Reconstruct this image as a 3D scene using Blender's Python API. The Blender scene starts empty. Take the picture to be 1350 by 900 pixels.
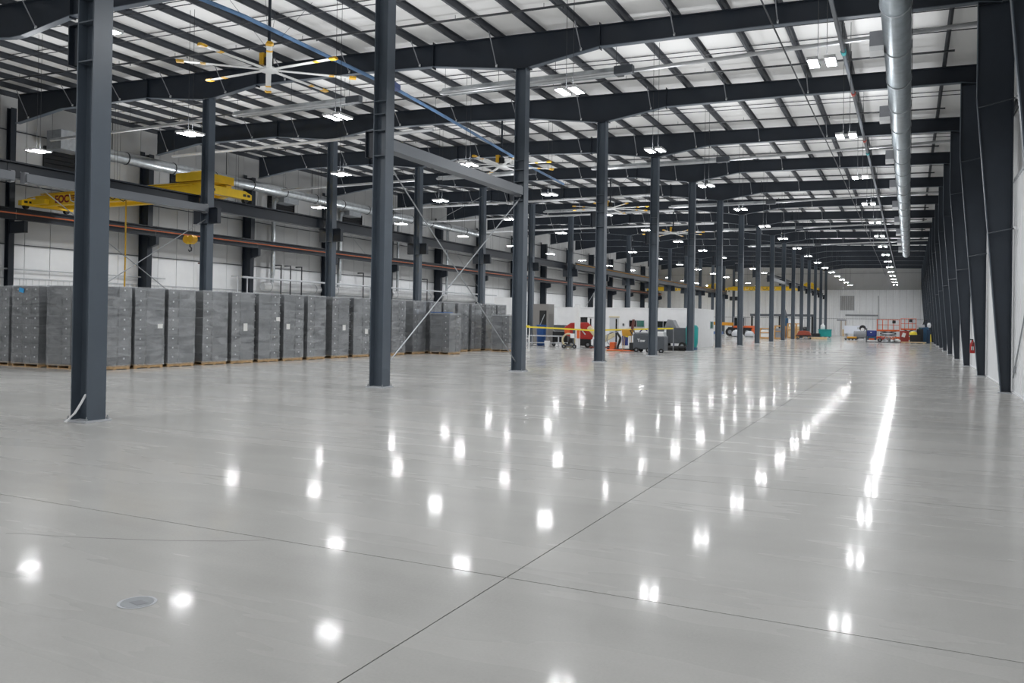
import bpy, bmesh, math, random
from mathutils import Vector, Matrix
R = random.Random(7)
SC = bpy.context.scene
COL = SC.collection

# ------------------------------------------------------------------ camera, world, exposure
EYE = 1.6224
cam_data = bpy.data.cameras.new('camera')
cam = bpy.data.objects.new('camera', cam_data)
COL.objects.link(cam)
cam_data.sensor_fit = 'HORIZONTAL'
cam_data.sensor_width = 36.0
cam_data.lens = 36.0 * 1093.5523 / 1350.0
cam_data.shift_y = -36.3755 / 1350.0
cam_data.clip_start = 0.05
cam_data.clip_end = 400.0
cam.matrix_world = Matrix((
    (0.901883, -0.010866, 0.431844, 0.0),
    (0.431703, -0.013178, -0.901920, 0.0),
    (0.015491, 0.999854, -0.007194, EYE),
    (0, 0, 0, 1)))
SC.camera = cam
world = bpy.data.worlds.new('world')
SC.world = world
world.use_nodes = True
world.node_tree.nodes['Background'].inputs[0].default_value = (0.55, 0.6, 0.68, 1)
world.node_tree.nodes['Background'].inputs[1].default_value = 0.02
SC.view_settings.view_transform = 'Standard'
SC.view_settings.look = 'None'
SC.view_settings.gamma = 1.0
SC.view_settings.use_curve_mapping = False
SC.view_settings.exposure = 0.12
LAMP_DOWN = 165.0     # LED lens radiance
ADDED_UP = 150.0        # glow added on top of each fixture to brighten the ceiling

# ------------------------------------------------------------------ grid of the building
D0, S = 8.526, 7.62
XA, XB, XR, XW = -11.13, -24.5, 2.27, -37.3
YEND, YBACK = 133.5, -7.0
NF = 17


def Y(i):
    return D0 + S * i


def ztop(x):
    return 10.33 - 0.0262 * (x - 1.5)


def ordn(n):
    w = ('first second third fourth fifth sixth seventh eighth ninth tenth eleventh twelfth thirteenth fourteenth '
         'fifteenth sixteenth seventeenth eighteenth nineteenth twentieth').split()
    if n <= 20:
        return w[n - 1]
    return 'twenty-' + w[n - 21] if n < 30 else ('thirtieth' if n == 30 else 'thirty-' + w[n - 31])


# ------------------------------------------------------------------ materials
MATS = {}


def mat(name, col, rough=0.5, metal=0.0, emit=None, es=0.0, noise=0.0, nscale=3.0, bump=0.0, bscale=40.0, spec=0.5, coat=0.0, stretch=None):
    if name in MATS:
        return MATS[name]
    m = bpy.data.materials.new(name)
    m.use_nodes = True
    nt = m.node_tree
    b = nt.nodes['Principled BSDF']
    b.inputs['Base Color'].default_value = (*col, 1)
    b.inputs['Roughness'].default_value = rough
    b.inputs['Metallic'].default_value = metal
    b.inputs['Specular IOR Level'].default_value = spec
    if coat:
        b.inputs['Coat Weight'].default_value = coat
        b.inputs['Coat Roughness'].default_value = 0.08
    if emit:
        b.inputs['Emission Color'].default_value = (*emit, 1)
        b.inputs['Emission Strength'].default_value = es
    if noise or bump:
        tc = nt.nodes.new('ShaderNodeTexCoord')
        mp = nt.nodes.new('ShaderNodeMapping')
        nt.links.new(tc.outputs['Object'], mp.inputs['Vector'])
        if stretch:
            mp.inputs['Scale'].default_value = stretch
        if noise:
            n = nt.nodes.new('ShaderNodeTexNoise')
            n.inputs['Scale'].default_value = nscale
            n.inputs['Detail'].default_value = 5
            nt.links.new(mp.outputs['Vector'], n.inputs['Vector'])
            rp = nt.nodes.new('ShaderNodeValToRGB')
            rp.color_ramp.elements[0].position = 0.3
            rp.color_ramp.elements[1].position = 0.72
            rp.color_ramp.elements[0].color = (*[c * (1 - noise) for c in col], 1)
            rp.color_ramp.elements[1].color = (*[min(1, c * (1 + noise)) for c in col], 1)
            nt.links.new(n.outputs['Fac'], rp.inputs['Fac'])
            nt.links.new(rp.outputs['Color'], b.inputs['Base Color'])
        if bump:
            n2 = nt.nodes.new('ShaderNodeTexNoise')
            n2.inputs['Scale'].default_value = bscale
            n2.inputs['Detail'].default_value = 3
            nt.links.new(mp.outputs['Vector'], n2.inputs['Vector'])
            bp = nt.nodes.new('ShaderNodeBump')
            bp.inputs['Strength'].default_value = bump
            bp.inputs['Distance'].default_value = 0.02
            nt.links.new(n2.outputs['Fac'], bp.inputs['Height'])
            nt.links.new(bp.outputs['Normal'], b.inputs['Normal'])
    MATS[name] = m
    return m


STEEL = mat('navy_steel', (0.017, 0.023, 0.033), 0.42, noise=0.12, nscale=1.4, spec=0.4)
COLST = mat('column_steel', (0.088, 0.110, 0.137), 0.40, noise=0.10, nscale=1.2, spec=0.45)
TAPST = mat('wall_column_steel', (0.032, 0.041, 0.055), 0.42, noise=0.1, nscale=1.2, spec=0.4)
PURL = mat('purlin_steel', (0.045, 0.051, 0.062), 0.5, noise=0.1)
GALV = mat('galvanised_steel', (0.52, 0.55, 0.57), 0.32, 0.85, noise=0.16, nscale=5, bump=0.1, bscale=12)
GALVD = mat('dull_galvanised_steel', (0.38, 0.40, 0.42), 0.45, 0.6, noise=0.15, nscale=6)
PIPEGREY = mat('grey_pipe_paint', (0.50, 0.51, 0.52), 0.4, 0.2, noise=0.1)
BLACK = mat('black_paint', (0.012, 0.013, 0.015), 0.45)
DARKPIPE = mat('dark_pipe', (0.025, 0.028, 0.033), 0.45)
CABLE = mat('grey_cable', (0.05, 0.052, 0.055), 0.4, 0.4)
INSUL = mat('white_insulation_facing', (0.86, 0.855, 0.84), 0.42, bump=0.35, bscale=1.8, stretch=(3.2, 0.6, 1), spec=0.4)
LINER = mat('white_liner_metal', (0.88, 0.895, 0.91), 0.38, noise=0.02)
WALLIN = mat('grey_white_wall_facing', (0.52, 0.525, 0.525), 0.45, noise=0.05, nscale=0.6, bump=0.15, bscale=2.0)
YELLOW = mat('crane_yellow', (0.90, 0.58, 0.02), 0.38, noise=0.08)
YTIP = mat('yellow_tip', (0.75, 0.42, 0.02), 0.4)
BLADE = mat('pale_aluminium', (0.74, 0.75, 0.74), 0.35, 0.25)
DRED = mat('dark_red_print', (0.26, 0.012, 0.025), 0.5)
COPPER = mat('copper_orange', (0.50, 0.13, 0.05), 0.4, 0.3)
BLUEP = mat('faded_blue_paint', (0.10, 0.20, 0.36), 0.45, noise=0.15)
WOOD = mat('pallet_pine', (0.50, 0.33, 0.17), 0.7, noise=0.25, nscale=6, stretch=(1, 6, 1))
TOTE = mat('charcoal_plastic', (0.060, 0.064, 0.070), 0.42, noise=0.15, nscale=8)
TOTE2 = mat('soft_grey_plastic', (0.095, 0.100, 0.108), 0.40, noise=0.15, nscale=8)
WHITE = mat('white_paint', (0.80, 0.81, 0.82), 0.5, noise=0.03)
PAPER = mat('white_paper', (0.85, 0.85, 0.83), 0.6)
RED = mat('machine_red', (0.42, 0.025, 0.02), 0.35, noise=0.12)
ORANGE = mat('lift_orange', (0.72, 0.13, 0.03), 0.42, noise=0.1)
DKGREY = mat('machine_grey', (0.085, 0.095, 0.11), 0.45, noise=0.1)
MIDGREY = mat('mid_grey', (0.25, 0.26, 0.28), 0.5, noise=0.1)
BLUE = mat('machine_blue', (0.02, 0.04, 0.22), 0.35, noise=0.1)
TEALB = mat('petrol_blue', (0.02, 0.085, 0.17), 0.4, noise=0.1)
TEAL = mat('teal_plastic', (0.01, 0.30, 0.29), 0.45, noise=0.08)
RUBBER = mat('black_rubber', (0.015, 0.015, 0.016), 0.75)
CREAM = mat('cream_canvas', (0.62, 0.55, 0.36), 0.7, noise=0.1)
TAPEY = mat('caution_yellow', (0.85, 0.68, 0.05), 0.5)
GLASSG = mat('green_tinted_pane', (0.05, 0.17, 0.14), 0.06, spec=0.8)
GLASSD = mat('dark_pane', (0.012, 0.016, 0.016), 0.06, spec=0.8)
LIGHTGREY = mat('light_grey_paint', (0.55, 0.57, 0.60), 0.45)
LUMBER = mat('lumber', (0.62, 0.47, 0.28), 0.7, noise=0.2, nscale=5)
SEAL = mat('joint_sealant', (0.03, 0.03, 0.03), 0.8)
LED = mat('led_lens', (0.9, 0.9, 0.9), 0.4, emit=(0.975, 0.985, 1.0), es=LAMP_DOWN)
ADDED_LEDUP = mat('added_up_glow', (0.9, 0.9, 0.9), 0.4, emit=(0.95, 0.97, 1.0), es=ADDED_UP)

for m_ in (LED, ADDED_LEDUP):
    m_.cycles.emission_sampling = 'FRONT'
SC.cycles.sample_clamp_indirect = 4.0
SC.cycles.caustics_reflective = False
SC.cycles.caustics_refractive = False
SC.cycles.use_light_tree = True


def floor_material():
    m = bpy.data.materials.new('polished_concrete')
    m.use_nodes = True
    nt = m.node_tree
    L = nt.links.new
    b = nt.nodes['Principled BSDF']
    geo = nt.nodes.new('ShaderNodeNewGeometry')
    mp = nt.nodes.new('ShaderNodeMapping')
    mp.inputs['Scale'].default_value = (1, 1, 1)
    L(geo.outputs['Position'], mp.inputs['Vector'])

    def noise(scale, detail, rough=0.5, vec=None):
        n = nt.nodes.new('ShaderNodeTexNoise')
        n.inputs['Scale'].default_value = scale
        n.inputs['Detail'].default_value = detail
        n.inputs['Roughness'].default_value = rough
        L((vec or mp).outputs['Vector'], n.inputs['Vector'])
        return n
    mp2 = nt.nodes.new('ShaderNodeMapping')
    mp2.inputs['Scale'].default_value = (0.22, 1.2, 1)
    mp2.inputs['Rotation'].default_value = (0, 0, 0.12)
    L(geo.outputs['Position'], mp2.inputs['Vector'])
    big = noise(0.35, 6, 0.6)
    streak = noise(0.9, 4, 0.6, mp2)
    fine = noise(60, 3, 0.7)

    def math_(op, a, bv):
        n = nt.nodes.new('ShaderNodeMath')
        n.operation = op
        for k, v in ((0, a), (1, bv)):
            if isinstance(v, (int, float)):
                n.inputs[k].default_value = v
            else:
                L(v, n.inputs[k])
        return n.outputs[0]
    s = math_('ADD', math_('MULTIPLY', big.outputs['Fac'], 0.45), math_('MULTIPLY', streak.outputs['Fac'], 0.35))
    s = math_('ADD', s, math_('MULTIPLY', fine.outputs['Fac'], 0.20))
    rp = nt.nodes.new('ShaderNodeValToRGB')
    rp.color_ramp.elements[0].position = 0.2
    rp.color_ramp.elements[1].position = 0.8
    rp.color_ramp.elements[0].color = (0.32, 0.317, 0.305, 1)
    rp.color_ramp.elements[1].color = (0.60, 0.595, 0.575, 1)
    L(s, rp.inputs['Fac'])
    L(rp.outputs['Color'], b.inputs['Base Color'])
    r = math_('ADD', 0.20, math_('MULTIPLY', streak.outputs['Fac'], 0.14))
    L(r, b.inputs['Roughness'])
    b.inputs['Specular IOR Level'].default_value = 0.03
    b.inputs['Coat Weight'].default_value = 0.6
    cr = math_('ADD', 0.06, math_('MULTIPLY', big.outputs['Fac'], 0.03))
    L(cr, b.inputs['Coat Roughness'])
    b.inputs['Coat IOR'].default_value = 1.075
    wav = noise(2.2, 1, 0.4)
    bp = nt.nodes.new('ShaderNodeBump')
    bp.inputs['Strength'].default_value = 1.0
    bp.inputs['Distance'].default_value = 0.0012
    L(wav.outputs['Fac'], bp.inputs['Height'])
    L(bp.outputs['Normal'], b.inputs['Coat Normal'])
    return m


CONC = floor_material()


def film_material():
    m = bpy.data.materials.new('stretch_film')
    m.use_nodes = True
    nt = m.node_tree
    L = nt.links.new
    out = nt.nodes['Material Output']
    b = nt.nodes['Principled BSDF']
    b.inputs['Base Color'].default_value = (0.72, 0.74, 0.76, 1)
    b.inputs['Metallic'].default_value = 0.6
    b.inputs['Roughness'].default_value = 0.24
    b.inputs['Specular IOR Level'].default_value = 0.8
    tr = nt.nodes.new('ShaderNodeBsdfTransparent')
    tr.inputs[0].default_value = (0.95, 0.96, 0.97, 1)
    mix = nt.nodes.new('ShaderNodeMixShader')
    geo = nt.nodes.new('ShaderNodeNewGeometry')
    mp = nt.nodes.new('ShaderNodeMapping')
    mp.inputs['Scale'].default_value = (0.8, 0.8, 3.2)
    mp.inputs['Rotation'].default_value = (0.3, 0.15, 0)
    L(geo.outputs['Position'], mp.inputs['Vector'])
    n = nt.nodes.new('ShaderNodeTexNoise')
    n.inputs['Scale'].default_value = 1.5
    n.inputs['Detail'].default_value = 5
    n.inputs['Roughness'].default_value = 0.65
    n.inputs['Distortion'].default_value = 1.2
    L(mp.outputs['Vector'], n.inputs['Vector'])
    rp = nt.nodes.new('ShaderNodeValToRGB')
    e = rp.color_ramp.elements
    e[0].position = 0.34
    e[0].color = (0.22, 0.22, 0.22, 1)
    e[1].position = 0.80
    e[1].color = (0.78, 0.78, 0.78, 1)
    L(n.outputs['Fac'], rp.inputs['Fac'])
    L(rp.outputs['Color'], mix.inputs[0])
    L(tr.outputs[0], mix.inputs[1])
    L(b.outputs[0], mix.inputs[2])
    bp = nt.nodes.new('ShaderNodeBump')
    bp.inputs['Strength'].default_value = 0.35
    bp.inputs['Distance'].default_value = 0.015
    L(n.outputs['Fac'], bp.inputs['Height'])
    L(bp.outputs['Normal'], b.inputs['Normal'])
    L(mix.outputs[0], out.inputs['Surface'])
    return m


FILM = film_material()


# ------------------------------------------------------------------ mesh collector
class MB:
    def __init__(s):
        s.v, s.f, s.m = [], [], []
        s.mi = 0

    def add(s, vs, fs):
        k = len(s.v)
        s.v += [tuple(p) for p in vs]
        s.f += [tuple(i + k for i in f) for f in fs]
        s.m += [s.mi] * len(fs)
        return s

    def box(s, x0, x1, y0, y1, z0, z1):
        return s.add([(x0, y0, z0), (x1, y0, z0), (x1, y1, z0), (x0, y1, z0), (x0, y0, z1), (x1, y0, z1), (x1, y1, z1), (x0, y1, z1)],
                     [(0, 3, 2, 1), (4, 5, 6, 7), (0, 1, 5, 4), (1, 2, 6, 5), (2, 3, 7, 6), (3, 0, 4, 7)])

    def cbox(s, c, d, rz=0.0, ry=0.0, rx=0.0):
        M = Matrix.Translation(c) @ Matrix.Rotation(rz, 4, 'Z') @ Matrix.Rotation(ry, 4, 'Y') @ Matrix.Rotation(rx, 4, 'X')
        hx, hy, hz = d[0] / 2, d[1] / 2, d[2] / 2
        vs = [M @ Vector((a * hx, b * hy, e * hz)) for e in (-1, 1) for a, b in ((-1, -1), (1, -1), (1, 1), (-1, 1))]
        return s.add(vs, [(0, 3, 2, 1), (4, 5, 6, 7), (0, 1, 5, 4), (1, 2, 6, 5), (2, 3, 7, 6), (3, 0, 4, 7)])

    def tube(s, pts, r, n=8, caps=True):
        pts = [Vector(p) for p in pts]
        rings = []
        up = None
        for i, p in enumerate(pts):
            if i == 0:
                t = pts[1] - p
            elif i == len(pts) - 1:
                t = p - pts[i - 1]
            else:
                t = (pts[i + 1] - p).normalized() + (p - pts[i - 1]).normalized()
            t.normalize()
            if up is None:
                up = Vector((0, 0, 1)) if abs(t.z) < 0.9 else Vector((1, 0, 0))
            a = t.cross(up).normalized()
            b = a.cross(t).normalized()
            up = b
            rr = r[i] if isinstance(r, (list, tuple)) else r
            rings.append([p + a * rr * math.cos(2 * math.pi * k / n) + b * rr * math.sin(2 * math.pi * k / n) for k in range(n)])
        vs = [q for ring in rings for q in ring]
        fs = []
        for i in range(len(rings) - 1):
            for k in range(n):
                k2 = (k + 1) % n
                fs.append((i * n + k, i * n + k2, (i + 1) * n + k2, (i + 1) * n + k))
        if caps:
            fs.append(tuple(range(n - 1, -1, -1)))
            fs.append(tuple((len(rings) - 1) * n + k for k in range(n)))
        return s.add(vs, fs)

    def lathe(s, c, prof, n=16, axis='Z'):
        vs, fs = [], []
        for (r, h) in prof:
            for k in range(n):
                a = 2 * math.pi * k / n
                p = (r * math.cos(a), r * math.sin(a), h)
                if axis == 'X':
                    p = (p[2], p[0], p[1])
                elif axis == 'Y':
                    p = (p[0], p[2], p[1])
                vs.append((c[0] + p[0], c[1] + p[1], c[2] + p[2]))
        for i in range(len(prof) - 1):
            for k in range(n):
                k2 = (k + 1) % n
                fs.append((i * n + k, i * n + k2, (i + 1) * n + k2, (i + 1) * n + k))
        fs.append(tuple(range(n - 1, -1, -1)))
        fs.append(tuple((len(prof) - 1) * n + k for k in range(n)))
        return s.add(vs, fs)

    def prism(s, poly, d0, d1, axis='Y'):
        """poly: 2-D outline; axis Y -> (x,z) outline, X -> (y,z), Z -> (x,y)."""
        n = len(poly)

        def P(p, d):
            return (p[0], d, p[1]) if axis == 'Y' else ((d, p[0], p[1]) if axis == 'X' else (p[0], p[1], d))
        vs = [P(p, d0) for p in poly] + [P(p, d1) for p in poly]
        fs = [tuple(range(n)), tuple(range(2 * n - 1, n - 1, -1))]
        fs += [(k, n + k, n + (k + 1) % n, (k + 1) % n) for k in range(n)]
        return s.add(vs, fs)

    def mesh(s, name, mats, smooth=False, bevel=0.0):
        me = bpy.data.meshes.new(name)
        me.from_pydata(s.v, [], s.f)
        for m in (mats if isinstance(mats, (list, tuple)) else [mats]):
            me.materials.append(m)
        if len(set(s.m)) > 1:
            me.polygons.foreach_set('material_index', s.m)
        bm = bmesh.new()
        bm.from_mesh(me)
        if len(bm.faces) > 1:
            bmesh.ops.recalc_face_normals(bm, faces=bm.faces)
        if bevel:
            bmesh.ops.bevel(bm, geom=list(bm.edges), offset=bevel, segments=2, profile=0.6, affect='EDGES', clamp_overlap=True)
        bm.to_mesh(me)
        bm.free()
        if smooth:
            me.polygons.foreach_set('use_smooth', [True] * len(me.polygons))
            try:
                me.set_sharp_from_angle(angle=0.7)
            except Exception:
                pass
        me.update()
        return me

    def build(s, name, mats, parent=None, smooth=False, bevel=0.0, loc=None):
        return put(name, s.mesh(name, mats, smooth, bevel), parent, loc)


def put(name, me, parent=None, loc=None, rz=0.0):
    o = bpy.data.objects.new(name, me)
    COL.objects.link(o)
    if parent is not None:
        o.parent = parent
    if loc is not None:
        o.location = loc
    if rz:
        o.rotation_euler.z = rz
    return o


def tag(o, label=None, cat=None, group=None, kind=None):
    if label:
        o['label'] = label
    if cat:
        o['category'] = cat
    if group:
        o['group'] = group
    if kind:
        o['kind'] = kind
    return o


def thing(name, label, cat, loc=(0, 0, 0), rz=0.0, group=None):
    o = bpy.data.objects.new(name, None)
    COL.objects.link(o)
    o.location = loc
    o.rotation_euler.z = rz
    return tag(o, label, cat, group, 'thing')


# ------------------------------------------------------------------ floor: slabs with recessed joints
XJ = [-37.3, -24.5, -17.8, -11.13, -2.27, 2.36]
YJ = [YBACK] + [D0 - S / 2 + 3.81 * k for k in range(-2, 33) if YBACK + 0.5 < D0 - S / 2 + 3.81 * k < YEND - 0.5] + [YEND]
floor = MB().box(-37.3, 2.36, YBACK, YEND, -0.4, -0.02).build('floor', SEAL)
tag(floor, 'polished pale grey concrete floor with sawn joints', None, None, 'structure')
_slab = {}
for a in range(len(XJ) - 1):
    for b in range(len(YJ) - 1):
        w, d = XJ[a + 1] - XJ[a], YJ[b + 1] - YJ[b]
        key = (round(w, 3), round(d, 3))
        if key not in _slab:
            g = 0.004
            _slab[key] = MB().box(g, w - g, g, d - g, -0.02, 0).mesh('slab', CONC)
        put('slab', _slab[key], floor, (XJ[a], YJ[b], 0))
crk = MB()
cp = [(-5.95, 3.90), (-5.85, 3.96), (-5.58, 4.03), (-5.32, 4.12), (-4.89, 4.28), (-4.64, 4.40), (-4.41, 4.52), (-4.16, 4.69)]
for (xa, ya), (xb, yb) in zip(cp[:-1], cp[1:]):
    dn = Vector((-(yb - ya), xb - xa)).normalized() * .0022
    crk.prism([(xa - dn.x, ya - dn.y), (xb - dn.x, yb - dn.y), (xb + dn.x, yb + dn.y), (xa + dn.x, ya + dn.y)], 0.0002, 0.0007, 'Z')
crk.build('hairline_crack', mat('crack_grey', (.16, .16, .155), .8), floor)
# ------------------------------------------------------------------ ceiling and purlins
cz = MB()
x0, x1 = -37.6, 2.7
cz.prism([(x0, ztop(x0) + 0.21), (x1, ztop(x1) + 0.21), (x1, ztop(x1) + 0.36), (x0, ztop(x0) + 0.36)], YBACK - .3, YEND + .3, 'Y')
ceiling = cz.build('ceiling', INSUL)
tag(ceiling, 'white insulated metal roof seen between dark purlins', None, None, 'structure')
PX = [0.98 - 1.447 * k for k in range(27)]
pm = MB()
pm.box(-0.008, 0.008, YBACK, YEND, 0, 0.205).box(-0.075, 0.008, YBACK, YEND, 0, 0.01).box(-0.008, 0.075, YBACK, YEND, 0.195, 0.205)
purlin_mesh = pm.mesh('purlin', PURL)
for x in PX:
    put('purlin', purlin_mesh, ceiling, (x, 0, ztop(x) + 0.004))
put('eave_strut', MB().box(-.09, .09, YBACK, YEND, -.02, .2).mesh('eave_strut', PURL), ceiling, (2.2, 0, ztop(2.2)))

# ------------------------------------------------------------------ walls


def ribbed(w, h, depth, rib, t=0.03, first=0.06):
    """a wall sheet of width w (local x), ribs standing proud towards local -y; front face at y=0"""
    m = MB().box(0.009, w - 0.009, 0, t, 0, h)
    n = max(1, int(round(w / rib)))
    for k in range(n):
        c = (k + 0.5) * w / n
        m.prism([(c - 0.045, 0), (c - 0.02, -depth), (c + 0.02, -depth), (c + 0.045, 0)], 0, h, 'Z')
    return m


def panel_row(parent, name, me, start, step, count, axis, fixed, z, rz):
    for k in range(count):
        p = (fixed, start + step * k, z) if axis == 'Y' else (start + step * k, fixed, z)
        put(name, me, parent, p, rz)


# far wall
wall_far = MB().box(-37.8, 2.8, YEND + 0.12, YEND + 0.3, 0, 11.9).build('wall_far', WALLIN)
tag(wall_far, 'white ribbed metal end wall of the hall', None, None, 'structure')
nfp = 44
wfp = (2.36 + 37.3) / nfp
panel_row(wall_far, 'liner_panel', ribbed(wfp, 6.88, 0.06, 0.3).mesh('liner_panel', LINER), -37.3, wfp, nfp, 'X', YEND, 0, 0)
panel_row(wall_far, 'upper_panel', ribbed(wfp * 2, 4.6, 0.012, 0.9).mesh('upper_panel', WALLIN), -37.3, wfp * 2, nfp // 2, 'X', YEND + 0.08, 6.9, 0)
for z in (2.55, 9.3):
    MB().box(-37.2, 2.3, YEND - 0.05, YEND + 0.0, z, z + 0.06).build('wall_rail', MIDGREY, wall_far)
MB().box(-4.15, -4.07, YEND - 0.12, YEND - 0.03, 0, 6.0).build('downpipe', MIDGREY, wall_far)
MB().box(-8.6, -4.15, YEND - 0.16, YEND - 0.06, 3.0, 3.2).build('wall_beam', MIDGREY, wall_far)
# left wall
wall_left = MB().box(XW - 0.3, XW - 0.06, YBACK, YEND, 0, 11.9).build('wall_left', WALLIN)
tag(wall_left, 'tall insulated side wall with dark girts behind the stacked totes', None, None, 'structure')
npl = 18 * 6
wl = S / 6
pl_me = MB().box(0.013, wl - 0.013, 0, 0.06, 0, 6.9).mesh('insulation_panel', WALLIN)
pl2_me = MB().box(0.013, wl - 0.013, 0, 0.06, 0, 1.5).mesh('lit_band_panel', LINER)  # wall band brighter from light, put into the panel colour
for k in range(npl):
    y = Y(-2) + wl * (k + 1) + 0.0
    if YBACK + wl < y < YEND:
        put('insulation_panel', pl_me, wall_left, (XW, y, 4.74), -math.pi / 2)
        put('lit_band_panel', pl2_me, wall_left, (XW, y, 3.22), -math.pi / 2)
        if y > 8:
            pass
lin_me = ribbed(wl, 3.16, 0.03, 0.3).mesh('liner_panel', LINER)
for k in range(npl):
    y = Y(-2) + wl * k
    if 8 < y < YEND - wl:
        put('liner_panel', lin_me, wall_left, (XW + 0.02, y, 0), math.pi / 2)
for z in (4.72, 7.5, 9.92):
    MB().box(XW - 0.005, XW + 0.16, YBACK, YEND - 0.05, z, z + 0.03).box(XW, XW + 0.03, YBACK, YEND - 0.05, z - 0.17, z + 0.03).build('girt', STEEL, wall_left)
MB().box(XW, XW + 0.06, YBACK, YEND - .05, 3.16, 3.24).build('liner_cap', LIGHTGREY, wall_left)
# right wall
wall_right = MB().box(2.42, 2.7, YBACK, YEND, 0, 11.2).build('wall_right', WALLIN)
tag(wall_right, 'white ribbed liner wall behind the tapered columns', None, None, 'structure')
rme = ribbed(wl, 5.25, 0.018, 0.32).mesh('liner_panel', LINER)
rme2 = MB().box(0.006, wl - 0.006, 0, 0.05, 0, 5.3).mesh('insulation_panel', WALLIN)
for k in range(npl):
    y = Y(-2) + wl * k
    if YBACK < y < YEND:
        put('liner_panel', rme, wall_right, (2.34, y, 0), -math.pi / 2)
        put('insulation_panel', rme2, wall_right, (2.38, y, 5.25), -math.pi / 2)
for z in (7.2, 8.9):
    MB().box(2.29, 2.37, YBACK, YEND - .05, z, z + 0.03).box(2.34, 2.37, YBACK, YEND - .05, z - 0.16, z).build('girt', STEEL, wall_right)
MB().box(2.3, 2.4, YBACK, YEND - .05, 5.25, 5.31).build('liner_cap', LIGHTGREY, wall_right)
wall_rear = MB().box(-37.8, 2.8, YBACK - 0.3, YBACK, 0, 11.9).build('wall_rear', LINER)
tag(wall_rear, 'white end wall behind the viewpoint', None, None, 'structure')
MB().box(2.28, 2.33, YBACK, YEND - .05, 0, 0.05).build('baseboard_right', WHITE)
tag(bpy.data.objects['baseboard_right'], 'pale curb strip along the foot of the liner wall', None, None, 'structure')

# ------------------------------------------------------------------ rafters
prof_b = [(2.0, 9.70), (1.49, 9.78), (-0.8, 9.82), (-3.88, 9.90), (-8.54, 9.95), (XA + .25, 9.60), (XA - .25, 9.60), (-14.4, 10.03),
          (-17.03, 10.15), (-22.06, 10.26), (XB + .25, 9.98), (XB - .25, 9.98), (-27.8, 10.35), (-33.0, 10.42), (-36.0, 10.05)]
top = [(x, ztop(x)) for x in (-36.0, 2.0)]
web_me = MB().prism(prof_b + top, -0.007, 0.007, 'Y').mesh('web', STEEL)
bf = MB()
for (xa, za), (xb, zb) in zip(prof_b[:-1], prof_b[1:]):
    bf.prism([(xa, za), (xb, zb), (xb, zb - 0.022), (xa, za - 0.022)], -0.11, 0.11, 'Y')
bf_me = bf.mesh('bottom_flange', COLST)
tf_me = MB().prism([(-36, ztop(-36)), (2.0, ztop(2.0)), (2.0, ztop(2.0) - .02), (-36, ztop(-36) - .02)], -0.11, 0.11, 'Y').mesh('top_flange', STEEL)


def zbot(x):
    for (xa, za), (xb, zb) in zip(prof_b[:-1], prof_b[1:]):
        if xb <= x <= xa:
            return za + (zb - za) * (x - xa) / (xb - xa)
    return 9.8


stif = {}
for x in (-8.54, -14.4, -22.06, -27.8):
    stif[x] = MB().box(-0.01, 0.01, -0.105, 0.105, zbot(x) - .09, ztop(x) + .07).mesh('splice_plate', STEEL)
brace_me = {}
for k in range(0, 27, 2):
    x = PX[k + 1] if k + 1 < 27 else PX[k]
    if x < -35.5:
        continue
    m = MB()
    m.tube([(0.0, -0.62, ztop(x) + .02), (0.0, -0.05, zbot(x) + .05)], 0.018, 5)
    m.mi = 1
    m.box(-.022, .022, -.085, -.03, zbot(x) + .03, zbot(x) + .12)
    brace_me[x] = m.mesh('flange_brace', [MIDGREY, WHITE])
for i in range(-1, NF):
    if i == -1:
        lab = 'dark haunched roof rafter overhead just behind the viewpoint'
    else:
        lab = 'dark haunched steel roof rafter, %s from the camera along the hall' % ordn(i + 1)
    r = thing('roof_rafter', lab, 'rafter', (0, Y(i), 0), 0, 'haunched roof rafters')
    put('web', web_me, r)
    put('bottom_flange', bf_me, r)
    put('top_flange', tf_me, r)
    for x, me in stif.items():
        put('splice_plate', me, r, (x, 0, 0))
    if i >= 0 and i < 12:
        for x, me in brace_me.items():
            put('flange_brace', me, r, (x, 0, 0))

# ------------------------------------------------------------------ columns
DX, FW = 0.36, 0.32     # depth across the hall, flange width along it


def hmesh(name, z0, z1, dx=DX, fw=FW, m=COLST):
    b = MB()
    t = 0.022
    b.box(dx / 2 - t, dx / 2, -fw / 2, fw / 2, z0, z1).box(-dx / 2, -dx / 2 + t, -fw / 2, fw / 2, z0, z1)
    b.box(-dx / 2 + t, dx / 2 - t, -0.01, 0.01, z0, z1)
    return b.mesh(name, m)


def stiffener(z, dx=DX, fw=FW):
    return MB().box(-dx / 2 + .02, dx / 2 - .02, -fw / 2 + .005, fw / 2 - .005, z, z + 0.02)


base_me = MB().box(-.24, .24, -.22, .22, 0.001, 0.03).mesh('base_plate', LIGHTGREY)
bolt_me = MB().lathe((0, 0, 0), [(.018, .03), (.018, .06), (.008, .062), (.008, .09)], 6).mesh('anchor_bolt', GALVD)
colA = hmesh('shaft', 0.03, 9.58)
stA = [stiffener(z).mesh('stiffener', COLST) for z in (5.38, 5.97, 6.35, 6.65)]
brA = MB().box(-.40, -DX / 2, -.07, .07, 5.40, 5.97).box(-.40, -DX / 2, -.14, .14, 5.97, 6.0).box(-.42, -.40, -.14, .14, 5.38, 6.0).mesh('crane_bracket', STEEL)
capA = MB().box(-.26, .26, -.18, .18, 9.555, 9.578).mesh('cap_plate', STEEL)


def put_bolts(o, dx=.20, dy=.18):
    for a in (-1, 1):
        for b in (-1, 1):
            put('anchor_bolt', bolt_me, o, (a * dx, b * dy, 0))


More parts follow.
